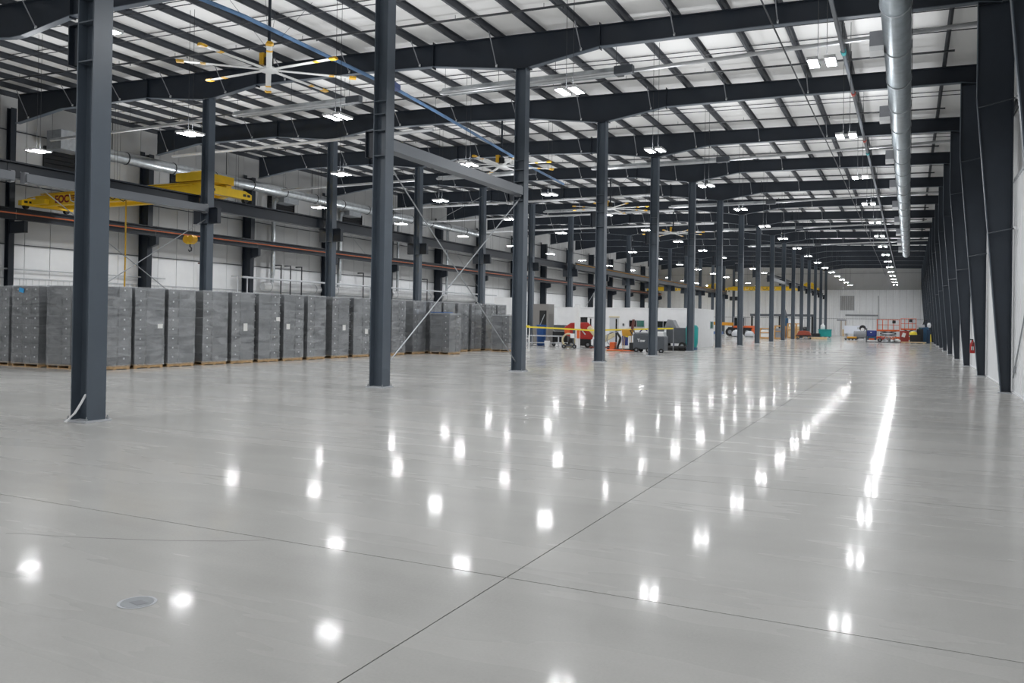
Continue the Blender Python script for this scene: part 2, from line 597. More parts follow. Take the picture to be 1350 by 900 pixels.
for i in range(0, 17):
    y = Y(i) if i < 16 else Y(i)
    o = thing('steel_column', 'free-standing dark steel column on the open floor, %s from the camera in its row' % ordn(i + 1), 'column', (XA, y, 0), 0, 'free-standing columns on the open floor')
    put('shaft', colA, o)
    put('base_plate', base_me, o)
    put('cap_plate', capA, o)
    if i < 5:
        put_bolts(o)
    for me in stA:
        put('stiffener', me, o)
    put('crane_bracket', brA, o)
colB = hmesh('shaft', 0.03, 9.95)
brB = []
for s_ in (-1, 1):
    m = MB()
    m.box(min(s_ * .18, s_ * .62), max(s_ * .18, s_ * .62), -.09, .09, 5.15, 5.72)
    m.box(min(s_ * .18, s_ * .62), max(s_ * .18, s_ * .62), -.15, .15, 5.72, 5.745)
    brB.append(m.mesh('crane_bracket', STEEL))
stB = stiffener(5.15).mesh('stiffener', COLST)
for i in range(2, 17):
    o = thing('steel_column', 'dark steel column carrying the crane runway beside the totes, %s from the camera' % ordn(i - 1), 'column', (XB, Y(i), 0), 0, 'columns under the crane runway')
    put('shaft', colB, o)
    put('base_plate', base_me, o)
    for me in brB:
        put('crane_bracket', me, o)
    put('stiffener', stB, o)
# tapered columns on the right wall
inn = [(2.07, 0.03), (1.49, 7.3), (1.49, 9.79)]
wt = MB().prism([(2.27, 0.03)] + inn + [(2.0, 9.72), (2.27, 9.72)], -0.008, 0.008, 'Y').mesh('web', TAPST)
fi = MB()
for (xa, za), (xb, zb) in zip(inn[:-1], inn[1:]):
    fi.prism([(xa, za), (xb, zb), (xb - .022, zb), (xa - .022, za)], -0.1, 0.1, 'Y')
fi = fi.mesh('inner_flange', COLST)
fo = MB().box(2.25, 2.27, -.1, .1, .03, 9.9).mesh('outer_flange', TAPST)
kn = MB().box(1.49, 2.26, -.1, .1, 9.68, 9.70).mesh('knee_stiffener', STEEL)
kn2 = MB().box(2.03, 2.25, -.09, .09, ztop(2) - .16, ztop(2)).mesh('knee_cap', STEEL)
bp_r = MB().box(2.0, 2.278, -.14, .14, 0.001, .03).mesh('base_plate', LIGHTGREY)


def innx(z):
    return 1.49 if z > 7.3 else 2.07 + (1.49 - 2.07) * (z - .03) / 7.27


fb = []
for z in (3.95, 7.1):
    m = MB()
    m.tube([(innx(z) - .01, -.1, z), (2.29, -.62, z + .06)], .02, 5)
    m.mi = 1
    m.box(2.25, 2.31, -.68, -.6, z + .03, z + .1)
    fb.append(m.mesh('flange_brace', [TAPST, WHITE]))
for i in range(1, 17):
    o = thing('tapered_column', 'tapered dark steel wall column against the white liner, %s from the camera' % ordn(i), 'column', (0, Y(i), 0), 0, 'tapered columns along the liner wall')
    put('web', wt, o)
    put('inner_flange', fi, o)
    put('outer_flange', fo, o)
    put('knee_stiffener', kn, o)
    put('knee_cap', kn2, o)
    put('base_plate', bp_r, o)
    for me in fb:
        put('flange_brace', me, o)
# left wall columns
cl = MB()
cl.prism([(-.32, 0.0), (.26, 0.0), (.34, 8.2), (.34, 10.1), (-.32, 10.1)], -.008, .008, 'Y')
cl_me = cl.mesh('web', STEEL)
cf = MB().prism([(.26, 0.0), (.34, 8.2), (.34, 10.1), (.36, 10.1), (.36, 8.2), (.28, 0.0)], -.16, .16, 'Y').mesh('inner_flange', STEEL)
cfo = MB().box(-.34, -.32, -.15, .15, 0, 10.3).mesh('outer_flange', STEEL)
cbr = MB().prism([(.34, 5.15), (.9, 5.3), (.9, 5.72), (.34, 5.72)], -.1, .1, 'Y').box(.34, .92, -.16, .16, 5.72, 5.745).mesh('crane_bracket', STEEL)
for i in range(3, 17):
    o = thing('wall_column_post', 'dark crane column standing against the insulated side wall, %s from the camera' % ordn(i - 1), 'column', (-36.75, Y(i), 0), 0, 'columns along the insulated side wall')
    put('web', cl_me, o)
    put('inner_flange', cf, o)
    put('outer_flange', cfo, o)
    put('crane_bracket', cbr, o)
thin_me = hmesh('shaft', 0.0, 10.9, .3, .26, STEEL)
o = thing('thin_wall_post', 'slim dark post on the side wall beside the yellow crane end', 'column', (-36.95, Y(2) + .35, 0), 0)
put('shaft', thin_me, o)
brW = MB().box(.15, 1.15, -.09, .09, 5.2, 5.72).mesh('crane_bracket', STEEL)
put('crane_bracket', brW, o)

# ------------------------------------------------------------------ crane runways
seg = MB()
for (a, b, c, d) in ((-.15, .15, 0, .02), (-.15, .15, .46, .48), (-.007, .007, .02, .46)):
    seg.box(a, b, -S / 2 + .01, S / 2 - .01, c, d)
seg.box(-.03, .03, -S / 2 + .01, S / 2 - .01, .48, .53)
seg_me = seg.mesh('beam_segment', STEEL)


def runway(x, i0, i1, name, label):
    o = thing(name, label, 'crane beam', (x, Y(i0), 5.745))
    for i in range(i0, i1):
        put('beam_segment', seg_me, o, (0, (i - i0 + .5) * S, 0))
    return o


rb = runway(XB - .42, 0, 15, 'crane_runway', 'dark crane runway beam on the free-standing columns above the totes')
rb2 = runway(XB + .42, 7, 15, 'crane_runway', 'dark crane runway beam facing the office side of the crane columns')
ra = runway(XA - .4, 9, 16, 'crane_runway', 'short dark crane runway beam on the far open-floor columns')
MB().tube([(0.1, 0, .40), (.1, 8 * S, .40)], .03, 6).build('conductor_bar', mat('ochre', (.42, .22, .04), .5), rb2)
rw = runway(-35.98, 1, 16, 'crane_runway', 'dark crane runway beam along the insulated wall with orange conductor bar')
MB().tube([(0.19, 0, .26), (.19, 15 * S, .26)], .035, 6).build('conductor_bar', COPPER, rw)
tag(rw.children[-1], 'orange conductor bar')

# longitudinal struts and rod bracing in the braced bays
strut_me = MB().box(-.16, .16, 0, S - .36, 0, .02).box(.14, .16, 0, S - .36, .02, .26).box(-.16, -.14, 0, S - .36, .02, .26).mesh('channel', mat('strut_grey', (.15, .165, .185), .4))


def strut(x, i, z, label):
    o = thing('bracing_strut', label, 'strut', (x, Y(i) + .18, z))
    put('channel', strut_me, o)
    MB().box(-.1, .1, -.03, .1, -.05, .3).build('end_plate', MIDGREY, o)
    MB().box(-.1, .1, S - .46, S - .34, -.05, .3).build('end_plate', MIDGREY, o)


strut(XA, 1, 5.55, 'light grey strut joining the second and third open-floor columns')
strut(XB + .1, 1, 5.58, 'light grey strut under the crane runway beside the yellow crane')
strut(XB + .1, 0, 5.58, 'light grey strut under the crane runway cut by the picture edge')
strut(XA, 9, 5.5, 'light grey strut between far open-floor columns')


def rod(x, y0, z0, y1, z1, label, r=.016, x1=None):
    o = thing('bracing_rod', label, 'bracing rod', (x, y0, z0))
    d = ((x1 - x) if x1 is not None else 0, y1 - y0, z1 - z0)
    MB().tube([(0, 0, 0), d], r, 6).build('rod', GALVD, o)
    n = Vector(d).normalized()
    MB().tube([n * .25, n * .5], r * 1.8, 6).build('turnbuckle', GALVD, o)
    return o


rod(XA + .03, Y(2) - .14, 5.45, Y(1) + .14, .45, 'bright diagonal brace rod rising to the third open-floor column')
rod(XA - .03, Y(1) + .14, 5.35, Y(2) - .14, .30, 'diagonal brace rod falling to the foot of the third open-floor column')
rod(XB + .06, Y(2) - .14, 5.3, Y(1) + .14, .8, 'diagonal brace rod rising to the crane column behind the totes')
rod(XB + .0, Y(1) + .14, 5.9, Y(2) - .14, 1.5, 'diagonal brace rod falling behind the yellow crane lettering')
rod(2.295, Y(2) - .3, .4, Y(1) + .25, 5.4, 'dark diagonal brace rod on the white liner wall beside nearest column')
rod(XB + .06, Y(8) - .14, 5.3, Y(7) + .14, .8, 'diagonal brace rod above the white office roof')
rod(XB + .0, Y(5) - .14, 9.4, Y(4) + .14, 6.5, 'diagonal brace rod above the runway behind the bright brace rod')
for k, i in enumerate((5, 7)):
    rod(-36.2, Y(i) + .3, 8.6, Y(i + 1) - .3, 4.0, 'diagonal brace rod on the insulated wall, %s from the camera' % ordn(k + 1))

# ------------------------------------------------------------------ LED high-bay lights
# one canopy block (housing) with two lenses below, hung on two cables
hb = MB().box(-.29, -.06, -.33, .33, .012, .075).box(.06, .29, -.33, .33, .012, .075).box(-.06, .06, -.1, .1, .03, .075)
housing_me = hb.mesh('housing', WHITE)
lens_me = MB().add([(-.095, -.29, .011), (-.095, .29, .011), (.095, .29, .011), (.095, -.29, .011)], [(0, 1, 2, 3)]).mesh('lens', LED)
up_me = MB().add([(-.09, -.22, .0765), (.09, -.22, .0765), (.09, .22, .0765), (-.09, .22, .0765)], [(0, 1, 2, 3)]).mesh('added_uplight', ADDED_LEDUP)  # added glowing face above the housing, brightens the roof facing
LX = [-1.74, -7.56, -14.55, -20.2, -27.4, -33.0]
cab_me = {}
for x in LX:
    h = ztop(x) + .205 - 7.24
    cab_me[x] = MB().tube([(0, 0, .06), (0, 0, h)], .007, 5).mesh('cable', CABLE)
row_words = ['in the row beside the spiral duct', 'in the second row from the spiral duct', 'in the third row from the spiral duct',
             'in the row just past the crane columns', 'in the row over the stacked totes side', 'in the row nearest the insulated wall']
for ri, x in enumerate(LX):
    n = 0
    for k in range(-1, 16):
        if ri == 5 and k < 2:
            continue
        n += 1
        y = Y(k) + 0.355 * S
        o = thing('high_bay_light', 'twin-panel LED high-bay light, %s from the camera %s' % (ordn(n), row_words[ri]), 'light', (x, y, 7.22), 0, 'LED high-bay lights')
        put('housing', housing_me, o)
        put('lens', lens_me, o, (-.175, 0, 0))
        put('lens', lens_me, o, (.175, 0, 0))
        put('added_uplight', up_me, o, (-.175, 0, 0))
        put('added_uplight', up_me, o, (.175, 0, 0))
        put('cable', cab_me[x], o, (-.09, 0, .02))
        put('cable', cab_me[x], o, (.09, 0, .02))

# ------------------------------------------------------------------ sprinkler lines, bridging lines
XL0, XL1 = -36.0, 1.2


def slopeline(x):
    return ztop(x)


def xline(y, dz, r, n=6):
    return MB().tube([(XL0, y, ztop(XL0) + dz), (XL1, y, ztop(XL1) + dz)], r, n)


sp_me = xline(0, -.085, .034).mesh('pipe', DARKPIPE)
hd = MB()
k = 0
x = XL0 + 1.0
while x < XL1 - .3:
    hd.tube([(x, 0, ztop(x) - .08), (x, 0, ztop(x) - .16)], .014, 5)
    hd.tube([(x, 0, ztop(x) - .16), (x, 0, ztop(x) - .175)], .03, 6)
    x += 2.9
hd_me = hd.mesh('sprinkler_heads', DARKPIPE)
cl_hang = MB()
x = XL0 + .4
while x < XL1:
    cl_hang.box(x - .006, x + .006, -.006, .006, ztop(x) - .06, ztop(x) + .06)
    x += 2.9
hang_me = cl_hang.mesh('pipe_hangers', DARKPIPE)
br_me = MB()
for dz in (.012, .16):
    br_me.tube([(XL0, 0, ztop(XL0) + dz), (XL1 + .8, 0, ztop(XL1 + .8) + dz)], .016, 4)
br_me = br_me.mesh('bridging_bars', DARKPIPE)
nb = 0
for i in range(-1, NF - 1):
    for fr in (.12, .72):
        nb += 1
        o = thing('sprinkler_pipe', 'dark sprinkler branch pipe hung across the roof, %s from the camera' % ordn(nb), 'pipe', (0, Y(i) + fr * S, 0), 0, 'sprinkler branch pipes')
        put('pipe', sp_me, o)
        tag(put('sprinkler_heads', hd_me, o), None, None, None, 'stuff')
        tag(put('pipe_hangers', hang_me, o), None, None, None, 'stuff')
    for fr in (.25, .50):
        put('bridging_bar', br_me, ceiling, (0, Y(i) + fr * S, 0))

# ------------------------------------------------------------------ pipes along the hall
def longpipe(name, label, pts, r, m, n=8, cat='pipe'):
    o = thing(name, label, cat, pts[0])
    p0 = Vector(pts[0])
    MB().tube([Vector(p) - p0 for p in pts], r, n).build('pipe', m, o, smooth=True)
    return o


mp_ = longpipe('sprinkler_main', 'dark sprinkler main running down the hall beside the spiral duct', [(-1.74, 10, 9.25), (-1.74, 40, 9.28), (-1.74, YEND - .2, 9.3)], .055, mat('main_grey', (.10, .11, .125), .4))
for yy, m_, nm in ((24.9 - 10, mat('turquoise', (.03, .4, .42), .4), 'turquoise'), (29.5 - 10, mat('valve_red', (.45, .05, .03), .4), 'red'), (37.2 - 10, mat('valve_red', (0, 0, 0)), 'red'), (40 - 10, mat('turquoise', (0, 0, 0)), 'turquoise')):
    c = MB().tube([(0, yy - .12, .015), (0, yy + .12, .015)], .075, 8).build('coupling', m_, mp_)
    tag(c, nm + ' pipe coupling')
for k in range(0, 30):
    yy = 3 + k * 3.81
    if yy < 118:
        MB().tube([(0, yy, .05), (0, yy, 1.05)], .012, 5).build('hanger_rod', DARKPIPE, mp_)
longpipe('conduit', 'thin dark conduit running down the hall beside the sprinkler main', [(-3.15, 9, 9.0), (-3.08, 40, 9.02), (-3.2, YEND - .2, 9.03)], .022, DARKPIPE, 6)
bl = longpipe('blue_rail', 'faded blue rail sloping under the roof beside the ceiling fans', [(-17.2, 13.0, 9.95), (-16.6, 17.3, 9.86), (-16.42, 24.6, 9.70), (-16.5, 28, 9.55), (-16.6, 36.3, 9.05), (-16.7, 41.0, 8.9)], .06, BLUEP)
MB().cbox((.9, 11.2, -.26), (.32, .5, .2), .2).build('trolley', mat('trolley_blue', (.03, .06, .2), .4), bl)
# exposed service pipes on the insulated wall
longpipe('wall_conduit', 'pale service pipe running along the insulated wall over the totes', [(-36.2, 38, 3.95), (-36.2, 72, 3.95)], .06, LIGHTGREY)
longpipe('wall_conduit', 'thin pale pipe along the side wall near the nearest totes', [(-37.05, 18, 3.6), (-37.05, 33, 3.6)], .035, LIGHTGREY)
for k, (yy, m_, w) in enumerate(((35.2, mat('brown_pipe', (.14, .05, .04), .5), 'brown'), (35.75, mat('brown_pipe', (0, 0, 0)), 'brown'), (37.8, LIGHTGREY, 'pale'), (38.6, LIGHTGREY, 'pale'), (41.6, DARKPIPE, 'dark'), (42.5, DARKPIPE, 'dark'), (43.6, DARKPIPE, 'dark'), (50.5, DARKPIPE, 'dark'), (51.4, LIGHTGREY, 'pale'), (59.5, DARKPIPE, 'dark'))):
    longpipe('drop_pipe', '%s vertical drop pipe on the side wall, %s from the camera' % (w, ordn(k + 1)), [(-36.4, yy, 0), (-36.4, yy, 4.6 if w == 'brown' else (4.0 if w == 'pale' else 4.9)), (-36.9, yy, 4.6 if w == 'brown' else (4.0 if w == 'pale' else 4.9))], .05, m_, 6)
# galvanised duct low along the left wall with drops
for k, (ya, yb) in enumerate(((40.4, 46.0), (47.2, 53.4), (54.8, 61.0), (62.6, 69.0))):
    o = thing('low_duct', 'shiny galvanised duct low on the side wall behind the totes, %s from the camera' % ordn(k + 1), 'duct', (-36.85, ya, 3.5), 0, 'low wall ducts')
    MB().tube([(0, 0, 0), (0, .1, 0), (0, yb - ya - .1, 0), (0, yb - ya, 0)], [.24, .30, .30, .24], 14).build('duct_run', mat('bright_duct_sheet', (.72, .73, .74), .28, .35, noise=.1, nscale=2), o, smooth=True)
    MB().tube([(.0, .9, .2), (.0, .9, 6.3)], .11, 10).build('riser', GALV, o, smooth=True)
    for q in (.6, yb - ya - .6):
        MB().tube([(0, q - .03, 0), (0, q + .03, 0)], .315, 14).build('joint_band', GALVD, o)

# ------------------------------------------------------------------ spiral duct on the right and side duct on the left
o = thing('spiral_duct', 'large galvanised spiral duct running down the hall under the roof', 'duct', (-.33, 9.0, 8.55))
pts, rad = [], []
yy = 0.0
while yy <= 80.0:
    pts.append((0, yy, 0))
    rad.append(.31)
    yy += 5.0
MB().tube(pts, .31, 24).build('duct_run', mat('spiral_galvanised', (.40, .45, .48), .36, .85, noise=.12, nscale=4), o, smooth=True)
rg = MB()
for k in range(0, 190):
    y_ = .3 + k * .16 if k < 120 else .3 + 120 * .16 + (k - 120) * .6
    if y_ < 79.8:
        rg.tube([(0, y_ - .012, 0), (0, y_ + .012, 0)], .318, 20, caps=False)
tag(rg.build('spiral_seams', mat('spiral_galvanised', (0, 0, 0)), o), None, None, None, 'stuff')
for k in range(27):
    y_ = 1.5 + 3.0 * k
    if y_ < 80:
        MB().tube([(0, y_ - .03, 0), (0, y_ + .03, 0)], .332, 24).build('joint_band', GALVD, o)
        for s_ in (-1, 1):
            MB().tube([(s_ * .33, y_, 0), (s_ * .33, y_, 1.82)], .008, 4).build('hanger_wire', CABLE, o)
for i in range(1, 12):
    y_ = Y(i) + .35 * S if False else Y(i) - .3 + 7.62 - 9.0 - 1.2
    if 5 < y_ < 79:
        b = MB().box(-.62, -.28, y_ - .25, y_ + .25, -.10, .26)
        b.mi = 1
        b.box(-.62, -.30, y_ - .25, y_ + .25, -.22, -.10)
        tag(b.build('register_box', [MIDGREY, WHITE], o), 'grey side outlet box')
o = thing('wall_duct', 'long round galvanised duct hung high along the insulated side wall', 'duct', (-35.7, 27.2, 9.45))
MB().tube([(0, 0, 0), (0, 41, 0)], .30, 18).build('duct_run', GALV, o, smooth=True)
for k in range(14):
    y_ = 2.0 + 2.95 * k
    MB().tube([(0, y_ - .03, 0), (0, y_ + .03, 0)], .318, 18).build('strap', BLACK, o)
for k in range(6):
    y_ = 1.2 + 7.62 * k
    MB().box(-.012, .012, y_ - .02, y_ + .02, .3, ztop(-35.7) - 9.45).build('hanger_strap', CABLE, o)
MB().cbox((-.35, -1.0, .25), (1.0, 1.3, .9)).build('transition_box', GALVD, o)
for q in range(4):
    MB().tube([(-.1, -.34 + q * .13, .12 - q * .04), (-.1, -.30 + q * .13, .12 - q * .04)], .5 - q * .045, 16).build('elbow_rib', BLACK if q % 2 == 0 else GALV, o)
for k, y_ in enumerate((41.6, 48.4, 53.0)):
    o = thing('branch_duct', 'short rectangular branch duct under the side wall duct, %s from the camera' % ordn(k + 1), 'duct', (-36.42, y_, 8.9), 0, 'branch ducts')
    MB().box(-.35, .6, -.5, .9, -.05, .3).build('duct_box', GALVD, o)
    MB().tube([(.1, -.55, .1), (.1, -.8, .0), (.1, -.85, -.3), (.1, -.85, -4.7)], .13, 10).build('down_duct', GALV, o, smooth=True)
for k, (ya, yb, z0, z1) in enumerate(((25.9, 28.6, 8.45, 9.5), (33.4, 35.6, 8.45, 9.4), (41.2, 43.6, 8.4, 9.3), (49.0, 51.2, 8.3, 9.2))):
    o = thing('wall_louver', 'black louvre opening high in the side wall, %s from the camera' % ordn(k + 1), 'louvre', (XW + .065, ya, z0), 0, 'black wall louvres')
    MB().box(0, .03, 0, yb - ya, 0, z1 - z0).build('dark_back', BLACK, o)
    fr = MB()
    h, w = z1 - z0, yb - ya
    fr.box(.0, .1, -.06, 0, -.06, h + .06).box(.0, .1, w, w + .06, -.06, h + .06).box(0, .1, 0, w, -.06, 0).box(0, .1, 0, w, h, h + .06)
    fr.build('frame', BLACK, o)
    for q in range(5):
        MB().cbox((.05, w / 2, h * (q + .5) / 5), (.08, w, .012), 0, .6).build('slat', BLACK, o)

# ------------------------------------------------------------------ radiant tube heaters with flue pipes


def heater(xa, xb, y, z, label, flue_to=None):
    o = thing('radiant_heater', label, 'heater', (xa, y, z))
    L_ = xb - xa
    MB().prism([(-.30, -.02), (-.17, .14), (.17, .14), (.30, -.02), (.285, -.02), (.16, .125), (-.16, .125), (-.285, -.02)], 0, L_, 'X').build('reflector', GALV, o)
    for s_ in (-1, 1):
        MB().tube([(0, s_ * .12, .03), (L_, s_ * .12, .03)], .05, 8).build('burner_tube', PIPEGREY, o, smooth=True)
    MB().tube([(0, -.12, .03), (-.14, -.09, .03), (-.18, 0, .03), (-.14, .09, .03), (0, .12, .03)], .05, 8).build('return_bend', PIPEGREY, o, smooth=True)
    MB().cbox((L_ + .3, -.12, .03), (.6, .24, .26)).build('burner_box', DKGREY, o, bevel=.02)
    MB().cbox((L_ + .1, .12, .03), (.22, .2, .22)).build('fan_housing', BLACK, o, bevel=.02)
    n = max(2, int(L_ // 2))
    for q in range(n + 1):
        x = L_ * q / n
        MB().tube([(x, 0, .13), (x, 0, ztop(xa + x) - z + .20)], .008, 4).build('hanger_wire', CABLE, o)
    if flue_to is not None:
        MB().tube([(L_ + .2, .12, .05), (flue_to - xa, .12, .22)], .062, 8).build('flue_pipe', PIPEGREY, o, smooth=True)
    return o


heater(-14.6, -8.4, 24.85, 9.43, 'tube heater crossing in front of the third open-floor column, nearest the camera', 2.1)
heater(-24.0, -18.6, 24.75, 9.5, 'tube heater beside the crane columns above the nearest ceiling fan', None)
heater(-14.6, -8.4, 40.1, 9.4, 'tube heater behind the fourth open-floor column, second along the hall', 2.1)
heater(-24.0, -18.6, 40.4, 9.5, 'tube heater between crane columns and fans, second along the hall', None)
heater(-14.6, -8.4, 55.3, 9.4, 'tube heater over the open-floor columns near the office, third along the hall', 2.1)
heater(-24.0, -18.6, 55.6, 9.5, 'tube heater over the office roof, third along the hall', None)
heater(-14.6, -8.4, 70.6, 9.4, 'tube heater over the far open-floor columns, fourth along the hall', 2.1)
heater(-14.6, -8.4, 86.0, 9.4, 'tube heater high over the far machines, fifth along the hall', 2.1)
for k, (ya, xa, xb) in enumerate(((24.8, -35.2, -25.5), (29.7, -33.0, -18.0), (40.2, -35.2, -25.5), (50.0, -35.2, -14.0), (57.5, -35.2, -15), (66.0, -35.2, -14))):
    fl_ = longpipe('flue_run', 'pale grey flue pipe crossing under the roof, %s from the camera' % ordn(k + 1), [(xa, ya, 9.45), (xb, ya, 9.5)], .07, PIPEGREY)
    for q in range(int((xb - xa) // 2.5) + 1):
        MB().tube([(q * 2.5 + .1, 0, .05), (q * 2.5 + .1, 0, ztop(xa + q * 2.5) + .2 - 9.45)], .007, 4).build('hanger_wire', CABLE, fl_)
rod_y = 0
# ------------------------------------------------------------------ ceiling fans
blade = MB().prism([(-.075, 0), (-.03, .03), (.04, .025), (.085, .0), (.04, -.01)], .22, 2.3, 'X')
blade_me = blade.mesh('blade', BLADE)
tip_me = MB().prism([(-.095, -.02), (-.05, .05), (.06, .045), (.11, .0), (.05, -.03)], 2.3, 2.5, 'X').mesh('blade_tip', YTIP)
band_me = MB().prism([(-.08, -.012), (-.033, .036), (.043, .031), (.09, .0), (.043, -.016)], 1.72, 1.86, 'X').mesh('blade_band', YTIP)
for k in range(4):
    x, y, z = -16.82, 18.55 + 15.24 * k, 8.75 - (.0 if k == 0 else .12)
    o = thing('ceiling_fan', 'eight-blade industrial ceiling fan with yellow tips, %s from the camera' % ordn(k + 1), 'fan', (x, y, z), 0, 'large ceiling fans')
    rot = math.radians(42.3)
    for q in range(8):
        b = put('blade', blade_me, o, (0, 0, 0), rot + q * math.pi / 4)
        t = put('blade_tip', tip_me, b)
        t = put('blade_band', band_me, b)
    MB().lathe((0, 0, 0), [(.16, -.05), (.26, -.04), (.27, .04), (.2, .07), (.1, .1)], 20).build('hub', BLADE, o, smooth=True)
    MB().lathe((0, 0, 0), [(.13, .1), (.13, .34), (.09, .38), (.05, .4)], 14).build('motor', BLACK, o, smooth=True)
    MB().cbox((-.16, -.05, .32), (.16, .2, .34)).build('drive_box', YTIP, o, bevel=.02)
    MB().tube([(0, 0, .4), (0, 0, ztop(x) - z + .02)], .045, 8).build('mast', STEEL, o)
    for a in range(4):
        aa = a * math.pi / 2 + .6
        MB().tube([(0, 0, .55), (1.2 * math.cos(aa), 1.2 * math.sin(aa), ztop(x) - z)], .005, 4).build('guy_wire', CABLE, o)

# ------------------------------------------------------------------ overhead travelling crane
def font(text, size, parent, loc, rot, m, name='lettering', ext=.004, align='LEFT'):
    c = bpy.data.curves.new(name, 'FONT')
    c.body = text
    c.size = size
    c.extrude = ext
    c.align_x = align
    c.offset = size * .03
    c.materials.append(m)
    o = bpy.data.objects.new(name, c)
    COL.objects.link(o)
    me = bpy.data.meshes.new_from_object(o.evaluated_get(bpy.context.evaluated_depsgraph_get()))
    bpy.data.objects.remove(o)
    me.name = name
    o = put(name, me, parent, loc)
    o.rotation_euler = rot
    return o


def crane(y, xa, xb, z, label, letter=None):
    o = thing('bridge_crane', label, 'crane', (xa, y, z))
    L_ = xb - xa
    for s_, nm in ((-1, 'front'), (1, 'back')):
        yy = s_ * .55
        g = MB()
        g.prism([(.2, .12), (.7, .0), (L_ - 1.0, .0), (L_ - .45, .12), (L_ - .45, .52), (.2, .47)], yy - .14, yy + .14, 'Y')
        g.build('bridge_girder', YELLOW, o)
        MB().box(.6, L_ - .45, yy - .18, yy + .18, .52, .55).build('girder_cap', YELLOW, o)
        MB().box(.6, L_ - .6, yy - .03, yy + .03, .55, .6).build('trolley_rail', MIDGREY, o)
    for x in (0, L_):
        MB().prism([(-1.27, .0), (1.27, .0), (1.27, .22), (.9, .34), (-.9, .34), (-1.27, .22)], x - .13, x + .13, 'X').build('end_truck', YELLOW, o, bevel=.015)
        for s_ in (-1, 1):
            MB().tube([(x - .08, s_ * 1.0, -.02), (x + .08, s_ * 1.0, -.02)], .12, 14).build('wheel', BLACK, o)
            MB().cbox((x + .135, s_ * .85, .16), (.012, .16, .1)).build('access_hole', BLACK, o)
            MB().cbox((x + .135, s_ * 1.08, .16), (.012, .16, .1)).build('access_hole', BLACK, o)
    MB().cbox((.75, -.82, .16), (.9, .24, .22)).build('drive_motor', YELLOW, o, bevel=.03)
    MB().cbox((L_ - 1.2, 0, .75), (1.5, 1.7, .34)).build('trolley', YELLOW, o, bevel=.03)
    MB().tube([(L_ - 1.7, -.2, .9), (L_ - .7, -.2, .9)], .2, 14).build('hoist_drum', YELLOW, o, smooth=True)
    MB().cbox((L_ * .5, -.74, .45), (L_ - 2.2, .05, .05)).build('festoon_track', YELLOW, o)
    for q in range(7):
        x = 2.6 + q * .62
        d = .35 + .12 * (q % 2)
        MB().tube([(x, -.76, .42), (x + .1, -.76, .42 - d * .8), (x + .3, -.76, .42 - d), (x + .5, -.76, .42 - d * .8), (x + .6, -.76, .42)], .022, 5).build('festoon_cable', BLACK if q % 3 else WHITE, o)
    if letter:
        MB().tube([(-.55, -.55, .42), (.5, -.55, .5)], .02, 6).build('end_cable', YELLOW, o)
        t = font(letter, .46, o, (1.55, -.696, .1), (math.pi / 2, 0, 0), DRED)
        tag(t, 'dark red lettering')
        for q in range(3):
            MB().cbox((2.75, -.696, .16 + q * .1), (.24, .006, .04)).build('small_print', DRED, o)
    return o


cr = crane(25.2, -35.98, XB - .42, 6.42, 'yellow overhead crane bridging from side wall to crane columns, dark red letters', 'EOC')
o = thing('pendant_control', 'yellow crane pendant cable hanging down by the dark wall column', 'pendant', (-29.95, 24.55, 2.0))
MB().tube([(0, 0, .3), (0.02, 0, 2.5), (0, 0, 4.44)], .035, 6).build('pendant_cable', mat('ochre_cable', (.6, .36, .02), .5), o)
MB().cbox((0, 0, .15), (.12, .1, .4)).build('button_box', YELLOW, o, bevel=.02)
o = thing('hook_block', 'yellow hoist hook block hanging below the crane beside the crane column', 'hook', (-26.9, 25.2, 4.45))
MB().cbox((0, 0, .25), (.34, .22, .3)).build('block', YELLOW, o, bevel=.04)
for s_ in (-1, 1):
    MB().tube([(s_ * .14, -.12, .3), (s_ * .14, .12, .3)], .16, 14).build('sheave', YTIP, o)
    MB().tube([(s_ * .12, 0, .3), (s_ * .12, 0, 2.55)], .01, 4).build('hoist_rope', CABLE, o)
MB().tube([(0, 0, .1), (0, 0, 0), (.08, 0, -.06), (.07, 0, -.17), (-.02, 0, -.2), (-.08, 0, -.13)], .03, 8).build('hook', DARKPIPE, o, smooth=True)
crane(124.0, -35.98, XB - .42, 6.42, 'yellow overhead crane far down the hall beyond the office')
crane(123.5, XB + .42, XA - .4, 6.42, 'yellow overhead crane far down the hall behind the open-floor columns')

# ------------------------------------------------------------------ shrink-wrapped pallets of totes


def tote_mesh(m):
    b = MB()
    L_, W_, H_ = .592, .392, .284
    z = [0.0, H_ - .07, H_ - .07, H_ - .012, H_ - .012, H_]
    ins = [.035, .012, 0.0, 0.0, .02, .03]
    vs, fs = [], []
    for zz, q in zip(z, ins):
        a, c = L_ / 2 - q, W_ / 2 - q
        vs += [(-a, -c, zz), (a, -c, zz), (a, c, zz), (-a, c, zz)]
    for r in range(5):
        for k in range(4):
            k2 = (k + 1) % 4
            fs.append((r * 4 + k, r * 4 + k2, r * 4 + 4 + k2, r * 4 + 4 + k))
    fs += [(3, 2, 1, 0), (20, 21, 22, 23)]
    b.add(vs, fs)
    b.mi = 1
    for s_ in (-1, 1):
        x = s_ * (L_ / 2 - .012)
        n = 8
        b.add([(x, .03 * math.cos(2 * math.pi * k / n), .19 + .03 * math.sin(2 * math.pi * k / n)) for k in range(n)], [tuple(range(n))])
    return b.mesh('tote', [m, WHITE])


TOTES = [tote_mesh(TOTE), tote_mesh(TOTE2)]
deck_me = MB().box(-.5, .5, -.05, .05, .1, .122).mesh('deck_board', WOOD)
runner_me = MB().box(-.5, .5, -.022, .022, .022, .1).mesh('stringer', WOOD)
foot_me = MB().box(-.5, .5, -.05, .05, 0, .022).mesh('bottom_board', WOOD)


